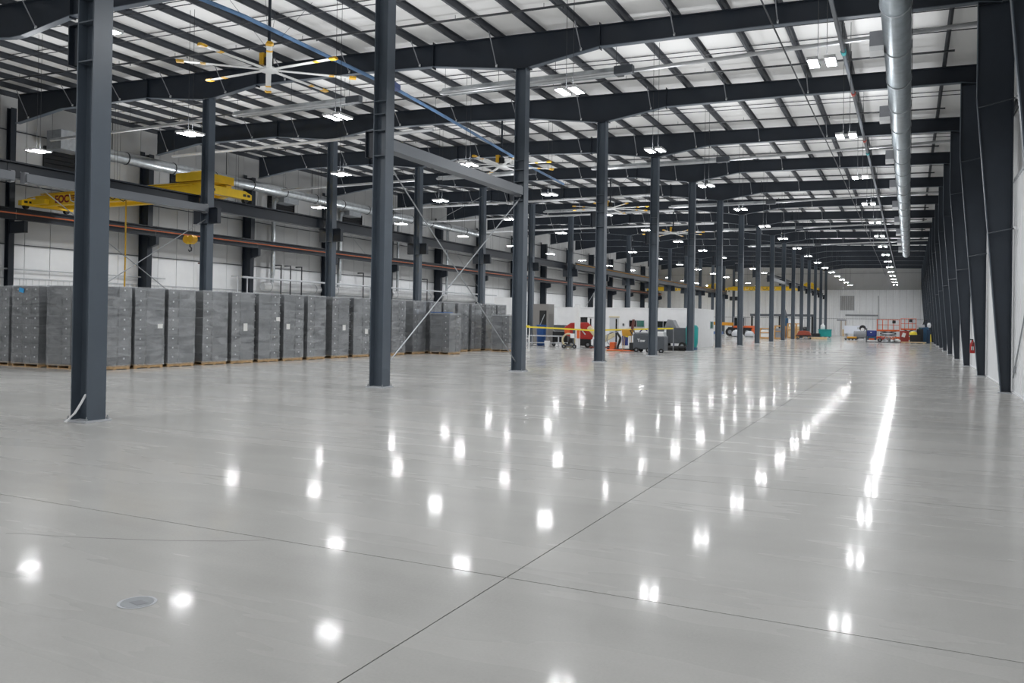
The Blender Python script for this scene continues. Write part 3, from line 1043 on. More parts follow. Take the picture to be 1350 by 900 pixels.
def film_mesh(w, d, h):
    n = 6
    b = MB()
    ring = []
    pts = []
    for k in range(n + 1):
        pts.append((-w / 2 + w * k / n, -d / 2))
    for k in range(1, n + 1):
        pts.append((w / 2, -d / 2 + d * k / n))
    for k in range(1, n + 1):
        pts.append((w / 2 - w * k / n, d / 2))
    for k in range(1, n):
        pts.append((-w / 2, d / 2 - d * k / n))
    rows = 12
    vs, fs = [], []
    for r in range(rows + 1):
        for (x, y) in pts:
            j = R.uniform(-.006, .006)
            vs.append((x + (j if abs(abs(x) - w / 2) < .01 else 0), y + (j if abs(abs(y) - d / 2) < .01 else 0), h * r / rows))
    N = len(pts)
    for r in range(rows):
        for k in range(N):
            k2 = (k + 1) % N
            fs.append((r * N + k, r * N + k2, (r + 1) * N + k2, (r + 1) * N + k))
    b.add(vs, fs)
    return b.mesh('stretch_film', FILM, smooth=True)


FILMS = [film_mesh(1.035, 1.035, 2.34) for _ in range(3)]
FILM_S = [film_mesh(1.035, 1.035, 1.80)]
FILM_W = film_mesh(1.235, 1.035, 2.34)
pin = [((.305, -.205), 1), ((.205, .305), 0), ((-.305, .205), 1), ((-.205, -.305), 0)]
tri = [((-.4, -.2), 1), ((0, -.2), 1), ((.4, -.2), 1), ((-.3, .3), 0), ((.3, .3), 0)]


def tote_stack(x, y, label, variant=0, layers=8, rz=0.0, wide=False, mi=0, paper=None, group='shrink-wrapped pallets of totes'):
    o = thing('wrapped_pallet', label, 'pallet', (x, y, 0), rz, group)
    w = 1.2 if wide else 1.0
    for k in range(7):
        b = put('deck_board', deck_me, o, (0, -.45 + .15 * k, 0))
        b.scale.x = w
    for k in (-1, 0, 1):
        b = put('stringer', runner_me, o, (k * (w / 2 - .03), 0, 0), math.pi / 2)
    for k in (-1, 0, 1):
        b = put('bottom_board', foot_me, o, (0, k * .45, 0))
        b.scale.x = w
    pat = tri if wide else pin
    for L_ in range(layers):
        for ((px_, py_), along_y) in pat:
            if variant % 2 and not wide:
                py_ = -py_
            t = put('tote', TOTES[mi], o, (px_, py_, .124 + L_ * .285), (math.pi / 2 if along_y else 0))
    f = put('stretch_film', FILM_W if wide else (FILM_S[0] if layers == 6 else R.choice(FILMS)), o, (0, 0, .09))
    if paper:
        MB().box(.522, .526, paper[0] - .09, paper[0] + .09, paper[1], paper[1] + paper[2]).build('shipping_paper', PAPER, o)
    return o


rows = [16.72, 17.88, 19.05, 20.40, 21.60, 22.83, 24.08, 25.32, 26.72, 28.05, 29.33, 30.62, 32.23, 33.55, 34.75, 36.05, 37.35, 38.85, 40.05]
papers = {1: (.36, 1.2, .13), 4: (.1, 1.1, .26), 6: (-.3, 1.15, .2), 8: (.2, 1.1, .22), 9: (.3, .95, .2), 5: (.42, 1.45, .14)}
for k, y in enumerate(rows):
    x = -20.7 + .04 * (y - 16.5) - .52
    if k == 12:
        x -= .0
    near = 'at the corner behind the nearest column' if k == 0 else '%s in the long row' % ordn(k + 1)
    tote_stack(x, y, 'film-wrapped pallet of grey totes, %s counted from the camera' % near, variant=(0, 1, 1, 1, 1, 0, 0, 1, 1, 0, 0, 0, 1, 1, 1, 0, 1, 0, 1)[k],
               mi=0 if k in (3, 8, 11, 12, 13, 14) else 1, paper=papers.get(k), rz=-.04 + R.uniform(-.012, .012))
tote_stack(-22.27, 16.55, 'film-wrapped pallet of long-sided totes facing the camera beside the nearest column', 0, mi=1)
tote_stack(-23.68, 16.5, 'wide wrapped pallet of totes with blue tag on its top layer', 0, wide=True, mi=0)
tag(MB().cbox((-23.85, 15.965, 2.28), (.22, .004, .13), 0, .2).build('blue_tag', mat('tag_blue', (.05, .35, .7), .5)), 'blue tag stuck on the wide wrapped pallet', 'tag')
tote_stack(-25.2, 16.6, 'wrapped pallet of totes at the end of the block, cut by the picture edge', 1, wide=True, mi=1)
tote_stack(-19.28, 33.2, 'short wrapped pallet of totes with a blue sheet, standing before the long row', 0, layers=6, mi=0, rz=-.02)
b = MB().box(-.5, .2, -.5, .3, 0, .03).build('blue_sheet', mat('sheet_blue', (.03, .13, .4), .5), None, loc=(-19.28, 33.2, 1.90))
tag(b, 'blue sheet lying on the short wrapped pallet', 'sheet')
tote_stack(-18.72, 38.3, 'shorter wrapped pallet of totes before the long row near its far end', 0, layers=6, mi=1, rz=-.03)

# ------------------------------------------------------------------ white office building inside the hall
o = thing('site_office', 'low white office building standing between the column rows', 'building', (0, 0, 0))
X0, X1, Y0, Y1, H_ = -21.7, -12.3, 52.4, 58.2, 2.48
MB().box(X0, -20.1, Y0, Y0 + .12, 0, H_).box(-20.1, -18.85, Y0, Y0 + .12, 1.88, H_).box(-18.85, X1, Y0, Y0 + .12, 0, H_).build('front_wall', WHITE, o)
MB().box(X1 - .12, X1, Y0 + .12, Y1, 0, H_).build('end_wall', WHITE, o)
MB().box(X0, X0 + .12, Y0 + .12, Y1, 0, H_).box(X0, X1, Y1, Y1 + .1, 0, H_).build('rear_wall', WHITE, o)
MB().box(X0 - .02, X1 + .02, Y0 - .02, Y1 + .1, H_, H_ + .06).build('roof', WHITE, o)
MB().box(-20.1, -19.5, Y0 + .07, Y0 + .1, 0, 1.88).build('dark_doorway', BLACK, o)
gd = MB().box(-19.48, -18.87, Y0 + .03, Y0 + .06, .02, 1.86).build('glazed_door', WHITE, o)
MB().box(-19.3, -19.2, Y0 + .02, Y0 + .03, .1, 1.8).build('door_glass', GLASSD, gd)
dr = MB().box(-17.9, -17.27, Y0 - .02, Y0, .0, 1.88).build('door', LIGHTGREY, o)
MB().box(-17.48, -17.38, Y0 - .03, Y0 - .02, .1, 1.8).build('vision_strip', GLASSD, dr)
MB().box(-17.95, -17.22, Y0 - .04, Y0, 1.88, 1.96).build('door_head', CREAM, o)
MB().box(-17.0, -16.9, Y0 - .05, Y0, 1.35, 1.5).build('switch_box', DKGREY, o)


def officewin(xa, xb, z0, z1, mats):
    w = MB().box(xa - .04, xb + .04, Y0 - .04, Y0 - .005, z0 - .04, z1 + .04).build('window', LIGHTGREY, o)
    m = (xa + xb) / 2
    MB().box(xa, m - .02, Y0 - .055, Y0 - .04, z0, z1).build('pane', mats[0], w)
    MB().box(m + .02, xb, Y0 - .055, Y0 - .04, z0, z1).build('pane', mats[1], w)


officewin(-16.53, -15.55, 1.30, 1.70, (GLASSD, GLASSG))
officewin(-14.75, -13.8, 1.28, 1.68, (GLASSD, GLASSD))
wn = MB().box(X1, X1 + .03, Y1 - 1.1, Y1 - .15, 1.2, 1.75).build('window', LIGHTGREY, o)
MB().box(X1 + .03, X1 + .045, Y1 - 1.05, Y1 - .2, 1.25, 1.7).build('pane', GLASSG, wn)
o = thing('partition_wall', 'white partition wall at the end of the tote row', 'partition', (-22.4, 46.2, 0))
MB().box(-.9, .5, -.08, .08, 0, 3.0).build('board', WHITE, o)
MB().box(.5, .58, -.1, .1, 0, 3.05).build('end_trim', LIGHTGREY, o)
o = thing('railing_gate', 'white and yellow tubular railing beside the partition wall', 'railing', (-20.9, 44.5, 0))
for x in (0, .75):
    MB().tube([(x, 0, 0), (x, 0, 1.3)], .035, 8).build('post', WHITE, o)
MB().tube([(0, 0, 1.28), (.75, 0, 1.28)], .035, 8).build('top_rail', TAPEY, o)
MB().tube([(0, 0, .55), (.75, 0, .55)], .03, 8).build('mid_rail', WHITE, o)
# caution tape on two white stands
o = thing('caution_tape', 'yellow caution tape stretched in front of the machines', 'tape', (-19.4, 43.5, 0))
tp = MB()
pts = [(-.9, -.9, 1.22), (1.5, -.2, 1.14), (3.4, .3, 1.06), (5.6, 1.1, 1.16), (7.6, 1.9, 1.24)]
for (a, b_) in zip(pts[:-1], pts[1:]):
    a, b_ = Vector(a), Vector(b_)
    tp.add([a, b_, b_ + Vector((0, 0, .085)), a + Vector((0, 0, .085)), a + Vector((0, .006, 0)), b_ + Vector((0, .006, 0)), b_ + Vector((0, .006, .085)), a + Vector((0, .006, .085))],
           [(0, 1, 2, 3), (7, 6, 5, 4), (0, 4, 5, 1), (3, 2, 6, 7), (0, 3, 7, 4), (1, 5, 6, 2)])
tp.build('tape', TAPEY, o)
for p in (pts[0], pts[3], pts[-1]):
    MB().tube([(p[0], p[1] + .03, 0), (p[0], p[1] + .03, p[2] + .1)], .02, 6).build('stake', MIDGREY, o)

# ------------------------------------------------------------------ machines and goods in front of the office
def wheels(o, pts, r, w=.12, axis='X'):
    for p in pts:
        a = (w / 2, 0, 0) if axis == 'X' else (0, w / 2, 0)
        wv = MB().tube([Vector(p) - Vector(a), Vector(p) + Vector(a)], r, 14).build('wheel', RUBBER, o)
        MB().tube([Vector(p) - Vector(a) * 1.1, Vector(p) + Vector(a) * 1.1], r * .45, 10).build('hub', MIDGREY, wv)


o = thing('floor_grinder', 'red floor machine with slanted hopper behind the caution tape', 'machine', (-18.1, 47.4, 0), .35)
MB().prism([(-.9, .75), (-.2, .55), (.75, .5), (.95, 1.05), (.5, 1.55), (-.55, 1.5), (-.95, 1.2)], -.4, .4, 'Y').build('red_hood', RED, o, bevel=.05)
MB().prism([(-.75, .12), (.6, .12), (.7, .55), (-.6, .7)], -.36, .36, 'Y').build('chassis', BLACK, o, bevel=.03)
MB().tube([(-.75, -.44, 1.0), (-.75, .1, 1.0)], .17, 14).build('canister', ORANGE, o, smooth=True)
MB().tube([(.9, -.3, 1.0), (1.2, -.3, 1.35), (1.4, -.3, 1.4)], .03, 8).build('handle_bar', DKGREY, o)
MB().tube([(-.2, -.43, 1.45), (.35, -.43, .8)], .035, 8).build('silver_strut', GALV, o)
wheels(o, [(-.5, -.4, .2), (.5, -.4, .2), (-.5, .4, .2), (.5, .4, .2)], .2, .12, 'Y')
o = thing('white_post', 'tall white square post beside the red floor machine', 'post', (-17.75, 46.1, 0))
MB().box(-.13, .13, -.13, .13, 0, 2.6).build('shaft', WHITE, o)
MB().box(-.25, .25, -.25, .25, 0.0, .03).build('foot_plate', LIGHTGREY, o)
o = thing('hose_reel_cart', 'black cart with round hose coil at the foot of the white post', 'cart', (-17.95, 45.2, 0))
n = 18
MB().tube([(.38 * math.cos(2 * math.pi * k / n), 0, .48 + .38 * math.sin(2 * math.pi * k / n)) for k in range(n + 1)], .055, 8).build('hose_coil', CREAM, o)
MB().box(-.2, .45, -.12, .12, .12, .2).box(.3, .38, -.1, .1, .2, 1.15).build('cart_frame', DKGREY, o)
MB().cbox((.3, -.14, .75), (.26, .05, .26)).build('sign_plate', WHITE, o)
MB().cbox((.62, -.05, .85), (.16, .12, .5)).build('orange_bag', ORANGE, o, bevel=.03)
wheels(o, [(-.2, -.2, .12), (.45, -.2, .12)], .12, .06, 'Y')
o = thing('folding_machine', 'cream hooded trowel machine leaning by the open-floor column', 'machine', (-16.4, 46.4, 0), .2)
MB().prism([(-.8, 1.2), (-.65, 1.35), (.1, .75), (.8, .95), (.85, .75), (.2, .35), (-.2, .5)], -.2, .2, 'Y').build('cream_hood', CREAM, o, bevel=.04)
MB().tube([(-.1, 0, .1), (-.1, 0, .55)], .32, 16).build('motor_drum', DKGREY, o)
MB().tube([(.1, 0, .7), (1.0, 0, 1.1), (1.2, 0, 1.1)], .025, 8).build('handle_bar', BLACK, o)
MB().box(-.6, .6, -.35, .35, .05, .12).build('skid_plate', mat('brick_red', (.25, .05, .03), .5), o)
wheels(o, [(-.5, -.3, .1), (.5, -.3, .1)], .1, .06, 'Y')
o = thing('steel_bench', 'low grey steel bench frame behind the caution tape', 'bench', (-20.7, 47.9, 0))
MB().box(-1.0, 1.2, -.35, .35, .62, .68).build('bench_top', LIGHTGREY, o)
for x in (-.95, 1.1):
    for y in (-.3, .3):
        MB().box(x, x + .06, y - .03, y + .03, 0, .62).build('leg', LIGHTGREY, o)
MB().box(-.9, 1.1, -.3, .3, .2, .24).build('lower_shelf', LIGHTGREY, o)
o = thing('blue_bin', 'blue drum bin standing behind the steel bench', 'bin', (-21.3, 48.9, 0))
MB().lathe((0, 0, 0), [(.26, 0), (.28, .05), (.32, 1.25), (.34, 1.28), (.34, 1.34)], 18).build('drum', mat('drum_blue', (.03, .10, .30), .4), o, smooth=True)
MB().tube([(-.1, 0, 1.3), (.2, 0, 2.0)], .025, 6).build('tool_handle', GALV, o)
o = thing('tool_cart', 'dark tool cart between the blue bin and the red machine', 'cart', (-19.9, 48.9, 0))
MB().box(-.5, .5, -.3, .3, .25, .95).build('cabinet', BLACK, o, bevel=.03)
MB().box(-.45, .3, -.25, .25, .97, 1.35).build('tool_case', DKGREY, o, bevel=.03)
wheels(o, [(-.4, -.28, .12), (.4, -.28, .12)], .12, .06, 'Y')
for k, (x, y) in enumerate(((-23.0, 46.9), (-19.9, 46.6))):
    o = thing('white_bucket', 'white bucket on the floor %s' % ('beside the crane column' if k == 0 else 'in front of the steel bench'), 'bucket', (x, y, 0))
    MB().lathe((0, 0, 0), [(.15, 0), (.18, .36), (.19, .38), (.17, .38)], 14).build('bucket_body', WHITE, o, smooth=True)
    MB().tube([(-.17, 0, .34), (-.1, 0, .48), (.1, 0, .48), (.17, 0, .34)], .008, 5).build('handle', GALVD, o)
o = thing('grey_cabinet', 'tall dull grey cabinet standing beside the crane column', 'cabinet', (-22.4, 53.2, 0))
MB().box(-1.2, -.05, -.5, .5, 0, 2.75).build('body', mat('taupe', (.23, .22, .21), .5), o)
MB().box(-.7, -.2, -.53, -.5, .3, 2.3).build('opening', BLACK, o)
# between columns four and five
o = thing('power_trowel', 'yellow and blue power trowel behind the fourth open-floor column', 'machine', (-14.55, 45.0, 0))
n = 20
MB().tube([(-.55 + .42 * math.cos(2 * math.pi * k / n), 0, .62 + .42 * math.sin(2 * math.pi * k / n)) for k in range(n + 1)], .03, 6).build('hand_ring', GALVD, o)
MB().cbox((.1, 0, .55), (.3, .3, .55)).build('blue_motor', BLUE, o, bevel=.04)
MB().cbox((.15, -.05, .88), (.34, .25, .2), 0, .3).build('yellow_tank', TAPEY, o, bevel=.04)
MB().tube([(-.3, -.1, .1), (-.15, -.1, .7), (-.35, -.1, 1.0)], .06, 8).build('black_column', BLACK, o)
MB().cbox((-.6, 0, .25), (.3, .4, .4)).build('red_housing', ORANGE, o, bevel=.04)
MB().lathe((0, 0, 0), [(.5, .04), (.52, .07), (.5, .1)], 20).build('guard_ring', BLACK, o)
o = thing('tool_loop', 'flat orange hand-truck frame lying on the floor beside the power trowel', 'frame', (-13.95, 43.2, 0))
MB().tube([(-.9, -.15, .06), (.6, -.15, .06), (.72, 0, .06), (.6, .15, .06), (-.9, .15, .06)], .035, 8).build('loop', ORANGE, o)
MB().box(-.95, -.1, -.25, .3, .0, .03).build('toe_plate', WOOD, o)
o = thing('drum_stand', 'yellow hopper on slim wooden legs beside the grey scrubber', 'stand', (-13.75, 43.3, 0))
MB().prism([(-.25, .85), (.2, .85), (.28, 1.2), (-.3, 1.2)], -.2, .2, 'Y').build('hopper', mat('hopper_ochre', (.6, .30, .03), .5), o, bevel=.03)
for x in (-.2, .15):
    for y in (-.15, .15):
        MB().tube([(x * 1.3, y, 0), (x, y, .87)], .02, 6).build('leg', LUMBER, o)
MB().cbox((.28, 0, 1.45), (.12, .12, .6), 0, .15).build('brown_post', mat('brown_pipe', (0, 0, 0)), o)
n = 14
for k in range(3):
    ob = thing('blue_hose_hoop', 'dark blue hose hoop against the office, %s from the door' % ordn(k + 1), 'hose', (-15.4 + k * .8, 51.9, 0), 0, 'blue hose hoops')
    MB().tube([(.36 * math.cos(math.pi * q / n), 0, .6 + .55 * math.sin(math.pi * q / n)) for q in range(n + 1)], .04, 6).build('hoop', mat('hose_navy', (.02, .02, .12), .5), ob)
    for s_ in (-1, 1):
        MB().tube([(s_ * .36, 0, 0), (s_ * .36, 0, .6)], .04, 6).build('hoop_leg', mat('hose_navy', (0, 0, 0)), ob)
o = thing('ride_on_scrubber', 'dark grey floor scrubber with white lettering behind the fifth open-floor column', 'machine', (-12.55, 43.2, 0))
MB().box(-.75, .25, -.42, .42, .16, .98).build('tank', DKGREY, o, bevel=.06)
MB().box(.28, .95, -.40, .40, .10, .88).build('rear_tank', DKGREY, o, bevel=.05)
MB().box(-.7, .2, -.38, .38, .99, 1.06).build('lid', MIDGREY, o, bevel=.02)
MB().tube([(-.8, -.3, .9), (-.95, -.3, 1.15), (-.95, .3, 1.15), (-.8, .3, .9)], .025, 8).build('push_bar', BLACK, o)
MB().cbox((-.86, 0, .3), (.24, .7, .4)).build('brush_deck', BLACK, o, bevel=.03)
wheels(o, [(-.55, -.42, .13), (.1, -.42, .13), (-.55, .42, .13), (.1, .42, .13), (.8, -.4, .1)], .13, .06, 'Y')
t = font('Tow', .22, o, (-.5, -.425, .56), (math.pi / 2, 0, 0), WHITE)
tag(t, 'white lettering')
o = thing('grey_hopper_trailer', 'dark grey hopper trailer with canvas top in front of the office windows', 'trailer', (-12.95, 50.2, 0))
MB().prism([(-.95, .35), (.8, .35), (1.0, 1.3), (-1.0, 1.3)], -.55, .55, 'Y').build('hopper', DKGREY, o, bevel=.03)
MB().prism([(-.55, 1.3), (.2, 1.3), (-.05, 1.75), (-.35, 1.8)], -.4, .4, 'Y').build('canvas_top', MIDGREY, o)
MB().box(-.5, -.38, -.57, -.55, .6, 1.2).build('white_stripe', WHITE, o)
wheels(o, [(-.6, -.5, .22), (.6, -.5, .22), (-.6, .5, .22), (.6, .5, .22)], .22, .16, 'Y')
o = thing('teal_barrel', 'teal and blue barrel bag beside the hopper trailer', 'barrel', (-11.75, 49.6, 0))
MB().lathe((0, 0, 0), [(.3, .15), (.36, .4), (.38, 1.3), (.3, 1.45), (.12, 1.5)], 16).build('teal_bag', TEAL, o, smooth=True)
MB().lathe((0, 0, 0), [(.33, .0), (.34, .14)], 16).build('blue_base', TEALB, o)
o = thing('white_cart_body', 'white moulded cart body beside the hopper trailer', 'cart', (-13.9, 49.4, 0))
MB().prism([(-.55, .25), (.45, .25), (.6, .7), (.55, 1.05), (-.6, 1.05)], -.4, .4, 'Y').build('shell', WHITE, o, bevel=.06)
wheels(o, [(-.35, -.38, .13), (.35, -.38, .13)], .13, .08, 'Y')
for k in range(4):
    ob = tag(MB().tube([(-.17, 0, .14), (.17, 0, .14)], .14, 14).build('rubber_roller', RUBBER, None, loc=(-12.35 + .3 * k, 46.9 + .12 * k, 0)), 'black rubber roller on the floor, %s of four from the scrubber' % ordn(k + 1), 'roller', 'black rubber rollers')

# ------------------------------------------------------------------ far machines
o = thing('telehandler', 'orange telehandler with yellow boom far behind the columns', 'vehicle', (-19.3, 106.0, 0))
MB().box(-1.1, 1.9, -1.0, 1.0, .55, 1.15).build('chassis', BLACK, o, bevel=.06)
MB().box(.9, 2.0, -1.0, .2, .8, 1.35).build('engine_cover', ORANGE, o, bevel=.06)
cb = MB()
for x in (-.4, .85):
    for y in (-1.0, .0):
        cb.box(x, x + .08, y, y + .08, 1.1, 2.35)
cb.box(-.45, 1.0, -1.05, .12, 2.35, 2.45)
cb.build('cab_frame', MIDGREY, o)
MB().box(-.3, .84, -.97, -.95, 1.3, 2.3).build('cab_glass', GLASSD, o)
MB().box(-.45, .95, -1.0, .1, 1.0, 1.3).build('cab_base', ORANGE, o, bevel=.03)
MB().cbox((-1.9, .45, 1.55), (4.6, .35, .4), 0, .03).build('boom', mat('boom_orange', (.75, .33, .02), .4), o, bevel=.03)
MB().cbox((-3.9, .45, 1.1), (.5, .5, .6)).build('fork_carriage', BLACK, o, bevel=.03)
MB().box(1.5, 2.15, -1.05, .9, .3, .9).build('orange_guard', ORANGE, o, bevel=.05)
wheels(o, [(-.8, -1.0, .55), (1.3, -1.0, .55), (-.8, 1.0, .55), (1.3, 1.0, .55)], .55, .35, 'Y')
o = thing('cart_pile', 'blue and yellow low cart beneath the yellow boom', 'cart', (-22.0, 104.0, 0))
MB().box(-.7, 1.2, -.4, .4, .25, .6).build('deck', mat('cart_blue', (.14, .22, .42), .5), o, bevel=.04)
MB().tube([(.9, 0, .6), (1.05, 0, 1.8)], .06, 8).build('handle', mat('cart_blue', (0, 0, 0)), o)
MB().cbox((-.9, 0, .7), (.4, .4, .5)).build('yellow_box', TAPEY, o, bevel=.03)
wheels(o, [(-.5, -.4, .12), (1.0, -.4, .12)], .12, .08, 'Y')
for k, (x, y, s_) in enumerate(((-18.6, 101.5, 1.0), (-17.2, 101.8, .85), (-15.6, 102.5, .9), (-15.9, 100.2, .7))):
    ob = MB()
    ob.lathe((0, 0, 0), [(.35 * s_, .0), (.62 * s_, .12 * s_), (.68 * s_, .4 * s_), (.5 * s_, .72 * s_), (.2 * s_, .85 * s_)], 10)
    ob = ob.build('bulk_bag', LIGHTGREY, None, smooth=True, loc=(x, y, 0))
    tag(ob, 'white bulk bag on the floor before the telehandler, %s from the office' % ordn(k + 1), 'bag', 'white bulk bags')
o = thing('equipment_shed', 'dark rack opening with workbench far at the end wall', 'rack', (-21.5, 128.5, 0))
for x in (0, 4.0, 8.6):
    MB().box(x, x + .25, -.1, .1, 0, 3.0).build('upright', BLACK, o)
MB().box(-.1, 9.0, -.3, .3, 2.75, 3.1).build('header', DKGREY, o)
MB().box(4.6, 7.6, -.25, .25, 0, 2.4).build('white_cabinet', WHITE, o)
MB().box(.3, 3.9, -.2, .2, .8, .9).build('shelf', MIDGREY, o)
# crates and frames
for k, (x, y, w, h) in enumerate(((-13.9, 92.0, 1.1, 1.15), (-12.4, 91.6, .95, 1.45), (-11.95, 98.5, 1.0, 1.7), (-13.3, 99.0, 1.2, 1.4), (-12.3, 105.5, 1.3, 1.7))):
    o = thing('wooden_crate', 'open pine crate frame among the far columns, %s from the camera' % ordn(k + 1), 'crate', (x, y, 0), 0, 'pine crate frames')
    for a in (-w / 2, w / 2 - .1):
        for b_ in (-.4, .3):
            MB().box(a, a + .1, b_, b_ + .1, .1, h).build('post', mat('crate_pine', (.55, .30, .10), .7, noise=.2), o)
    for z in (.1, h * .55, h - .08):
        MB().box(-w / 2, w / 2, -.42, -.4, z, z + .1).build('rail', mat('crate_pine', (0, 0, 0)), o)
    MB().box(-w / 2 + .12, w / 2 - .12, -.36, .36, .12, h * .8).build('load', [PAPER, MIDGREY, LUMBER, WHITE, LUMBER][k], o, bevel=.04)
    MB().box(-w / 2, w / 2, -.45, .45, 0, .1).build('base', WOOD, o)
o = thing('drill_column', 'dark upright machine with round head behind the crates', 'machine', (-14.5, 112.0, 0))
MB().box(-.4, .4, -.4, .4, 0, 2.4).build('body', TEALB, o, bevel=.06)
MB().lathe((0, 0, 0), [(.3, 2.4), (.36, 2.7), (.2, 3.1), (.08, 3.5)], 12).build('head', DKGREY, o)
o = thing('red_dolly', 'low red machine on a wheeled dolly between far columns', 'dolly', (-10.25, 94.6, 0))
MB().prism([(-.75, .45), (.75, .45), (.6, .85), (.1, .95), (-.5, .9)], -.4, .4, 'Y').build('red_body', mat('dull_red', (.36, .07, .04), .5), o, bevel=.05)
MB().box(-.8, .8, -.45, .45, .3, .42).build('dolly_deck', BLACK, o)
for x in (-.5, 0, .5):
    MB().tube([(x, -.46, .3), (x, -.46, .12)], .05, 6).build('caster_stem', WOOD, o)
wheels(o, [(-.6, -.4, .12), (.6, -.4, .12), (-.6, .4, .12), (.6, .4, .12)], .12, .08, 'Y')
o = thing('lumber_stack', 'pale lumber planks stacked on the floor beside a far column', 'lumber', (-9.2, 98.0, 0))
for k in range(3):
    for q in range(2):
        MB().box(-.9, 1.0, -.3 + k * .22, -.1 + k * .22, q * .12, q * .12 + .11).build('plank', LUMBER, o)
o = thing('black_pump', 'black pump block beside the teal crate', 'machine', (-11.2, 113.0, 0))
MB().box(-1.2, .9, -.4, .4, .05, .5).build('base', BLACK, o, bevel=.04)
MB().lathe((-.9, 0, .5), [(.35, 0), (.38, .5), (.2, .8)], 12).build('round_head', BLACK, o)
o = thing('teal_crate', 'teal plastic crate on the floor at the last far columns', 'crate', (-9.75, 114.0, 0))
MB().box(-.75, .75, -.5, .5, .08, 1.0).build('body', TEAL, o, bevel=.04)
MB().box(-.8, .8, -.55, .55, .9, 1.02).build('rim', TEAL, o, bevel=.02)
for x in (-.6, .45):
    MB().box(x, x + .15, -.45, .45, 0, .08).build('skid', DKGREY, o)
jug = MB().lathe((0, 0, 0), [(.25, 0), (.28, .1), (.27, .5), (.1, .65), (.08, .75)], 14).build('white_jug', WHITE, None, smooth=True, loc=(-10.05, 114.0, 1.02))
tag(jug, 'white jug standing on the teal crate', 'jug')
o = thing('door_frame_stand', 'tall wooden gate-shaped stand near the end wall', 'stand', (-8.6, 124.0, 0))
for x in (0, .55):
    MB().box(x, x + .16, -.1, .1, 0, 2.35).build('post', mat('grey_wood', (.42, .36, .31), .6), o)
MB().box(-.5, .75, -.12, .12, 2.2, 2.38).build('head_rail', MIDGREY, o)
MB().box(.22, .5, -.08, .08, 0, 1.0).build('panel', LUMBER, o)
MB().box(-.4, 1.2, -.3, .3, 0, .05).build('base', LIGHTGREY, o)
o = thing('white_enclosure', 'wide white box cabinet on a pedestal near the end wall', 'cabinet', (-6.35, 117.5, 0))
MB().box(-1.35, 1.35, -.5, .5, .5, 1.55).build('box', mat('blue_white', (.78, .81, .9), .4), o, bevel=.03)
MB().box(.25, 1.1, -.52, -.5, 1.1, 1.35).build('recess_panel', LIGHTGREY, o)
for x in (-1.1, .2, 1.0):
    MB().box(x, x + .16, -.3, .3, 0, .5).build('pedestal_leg', MIDGREY, o)
o = thing('small_pallet', 'small pallet with ochre load on the floor before the white cabinet', 'pallet', (-5.75, 98.5, 0))
for k in range(4):
    MB().box(-.6 + k * .35, -.45 + k * .35, -.4, .4, 0, .1).build('block', BLACK, o)
MB().box(-.68, .75, -.45, .45, .1, .16).build('deck', BLACK, o)
MB().box(-.4, .6, -.35, .35, .16, .36).build('ochre_load', mat('hopper_ochre', (0, 0, 0)), o, bevel=.05)
o = thing('drum_compressor', 'grey compressor with dark drum beside the blue tank', 'machine', (-4.9, 101.0, 0))
MB().tube([(-.7, 0, .55), (.7, 0, .55)], .42, 16).build('cylinder', MIDGREY, o, smooth=True)
MB().tube([(.2, -.05, 1.3), (.2, .5, 1.3)], .34, 16).build('dark_drum', BLACK, o, smooth=True)
MB().tube([(.2, -.07, 1.15), (.2, -.05, 1.15)], .2, 12).build('drum_face', WHITE, o)
for x in (-.5, .4):
    MB().box(x, x + .12, -.35, .35, 0, .25).build('foot', LIGHTGREY, o)
o = thing('blue_tank_unit', 'dark blue tank unit on a frame beside the scissor lift', 'machine', (-3.25, 87.6, 0))
MB().box(-.45, .45, -.4, .4, .55, 1.15).build('tank', BLUE, o, bevel=.12)
MB().box(-.38, .42, -.36, .36, .22, .55).build('lower_case', TEALB, o, bevel=.03)
MB().box(-.5, -.42, -.42, .42, 0, 1.35).box(-.5, .5, -.42, .42, .0, .06).build('frame', DKGREY, o)
MB().cbox((.0, -.38, .3), (.5, .1, .16)).build('orange_pan', ORANGE, o, bevel=.03)
MB().cbox((-.05, -.405, .95), (.14, .02, .08)).build('white_badge', WHITE, o)


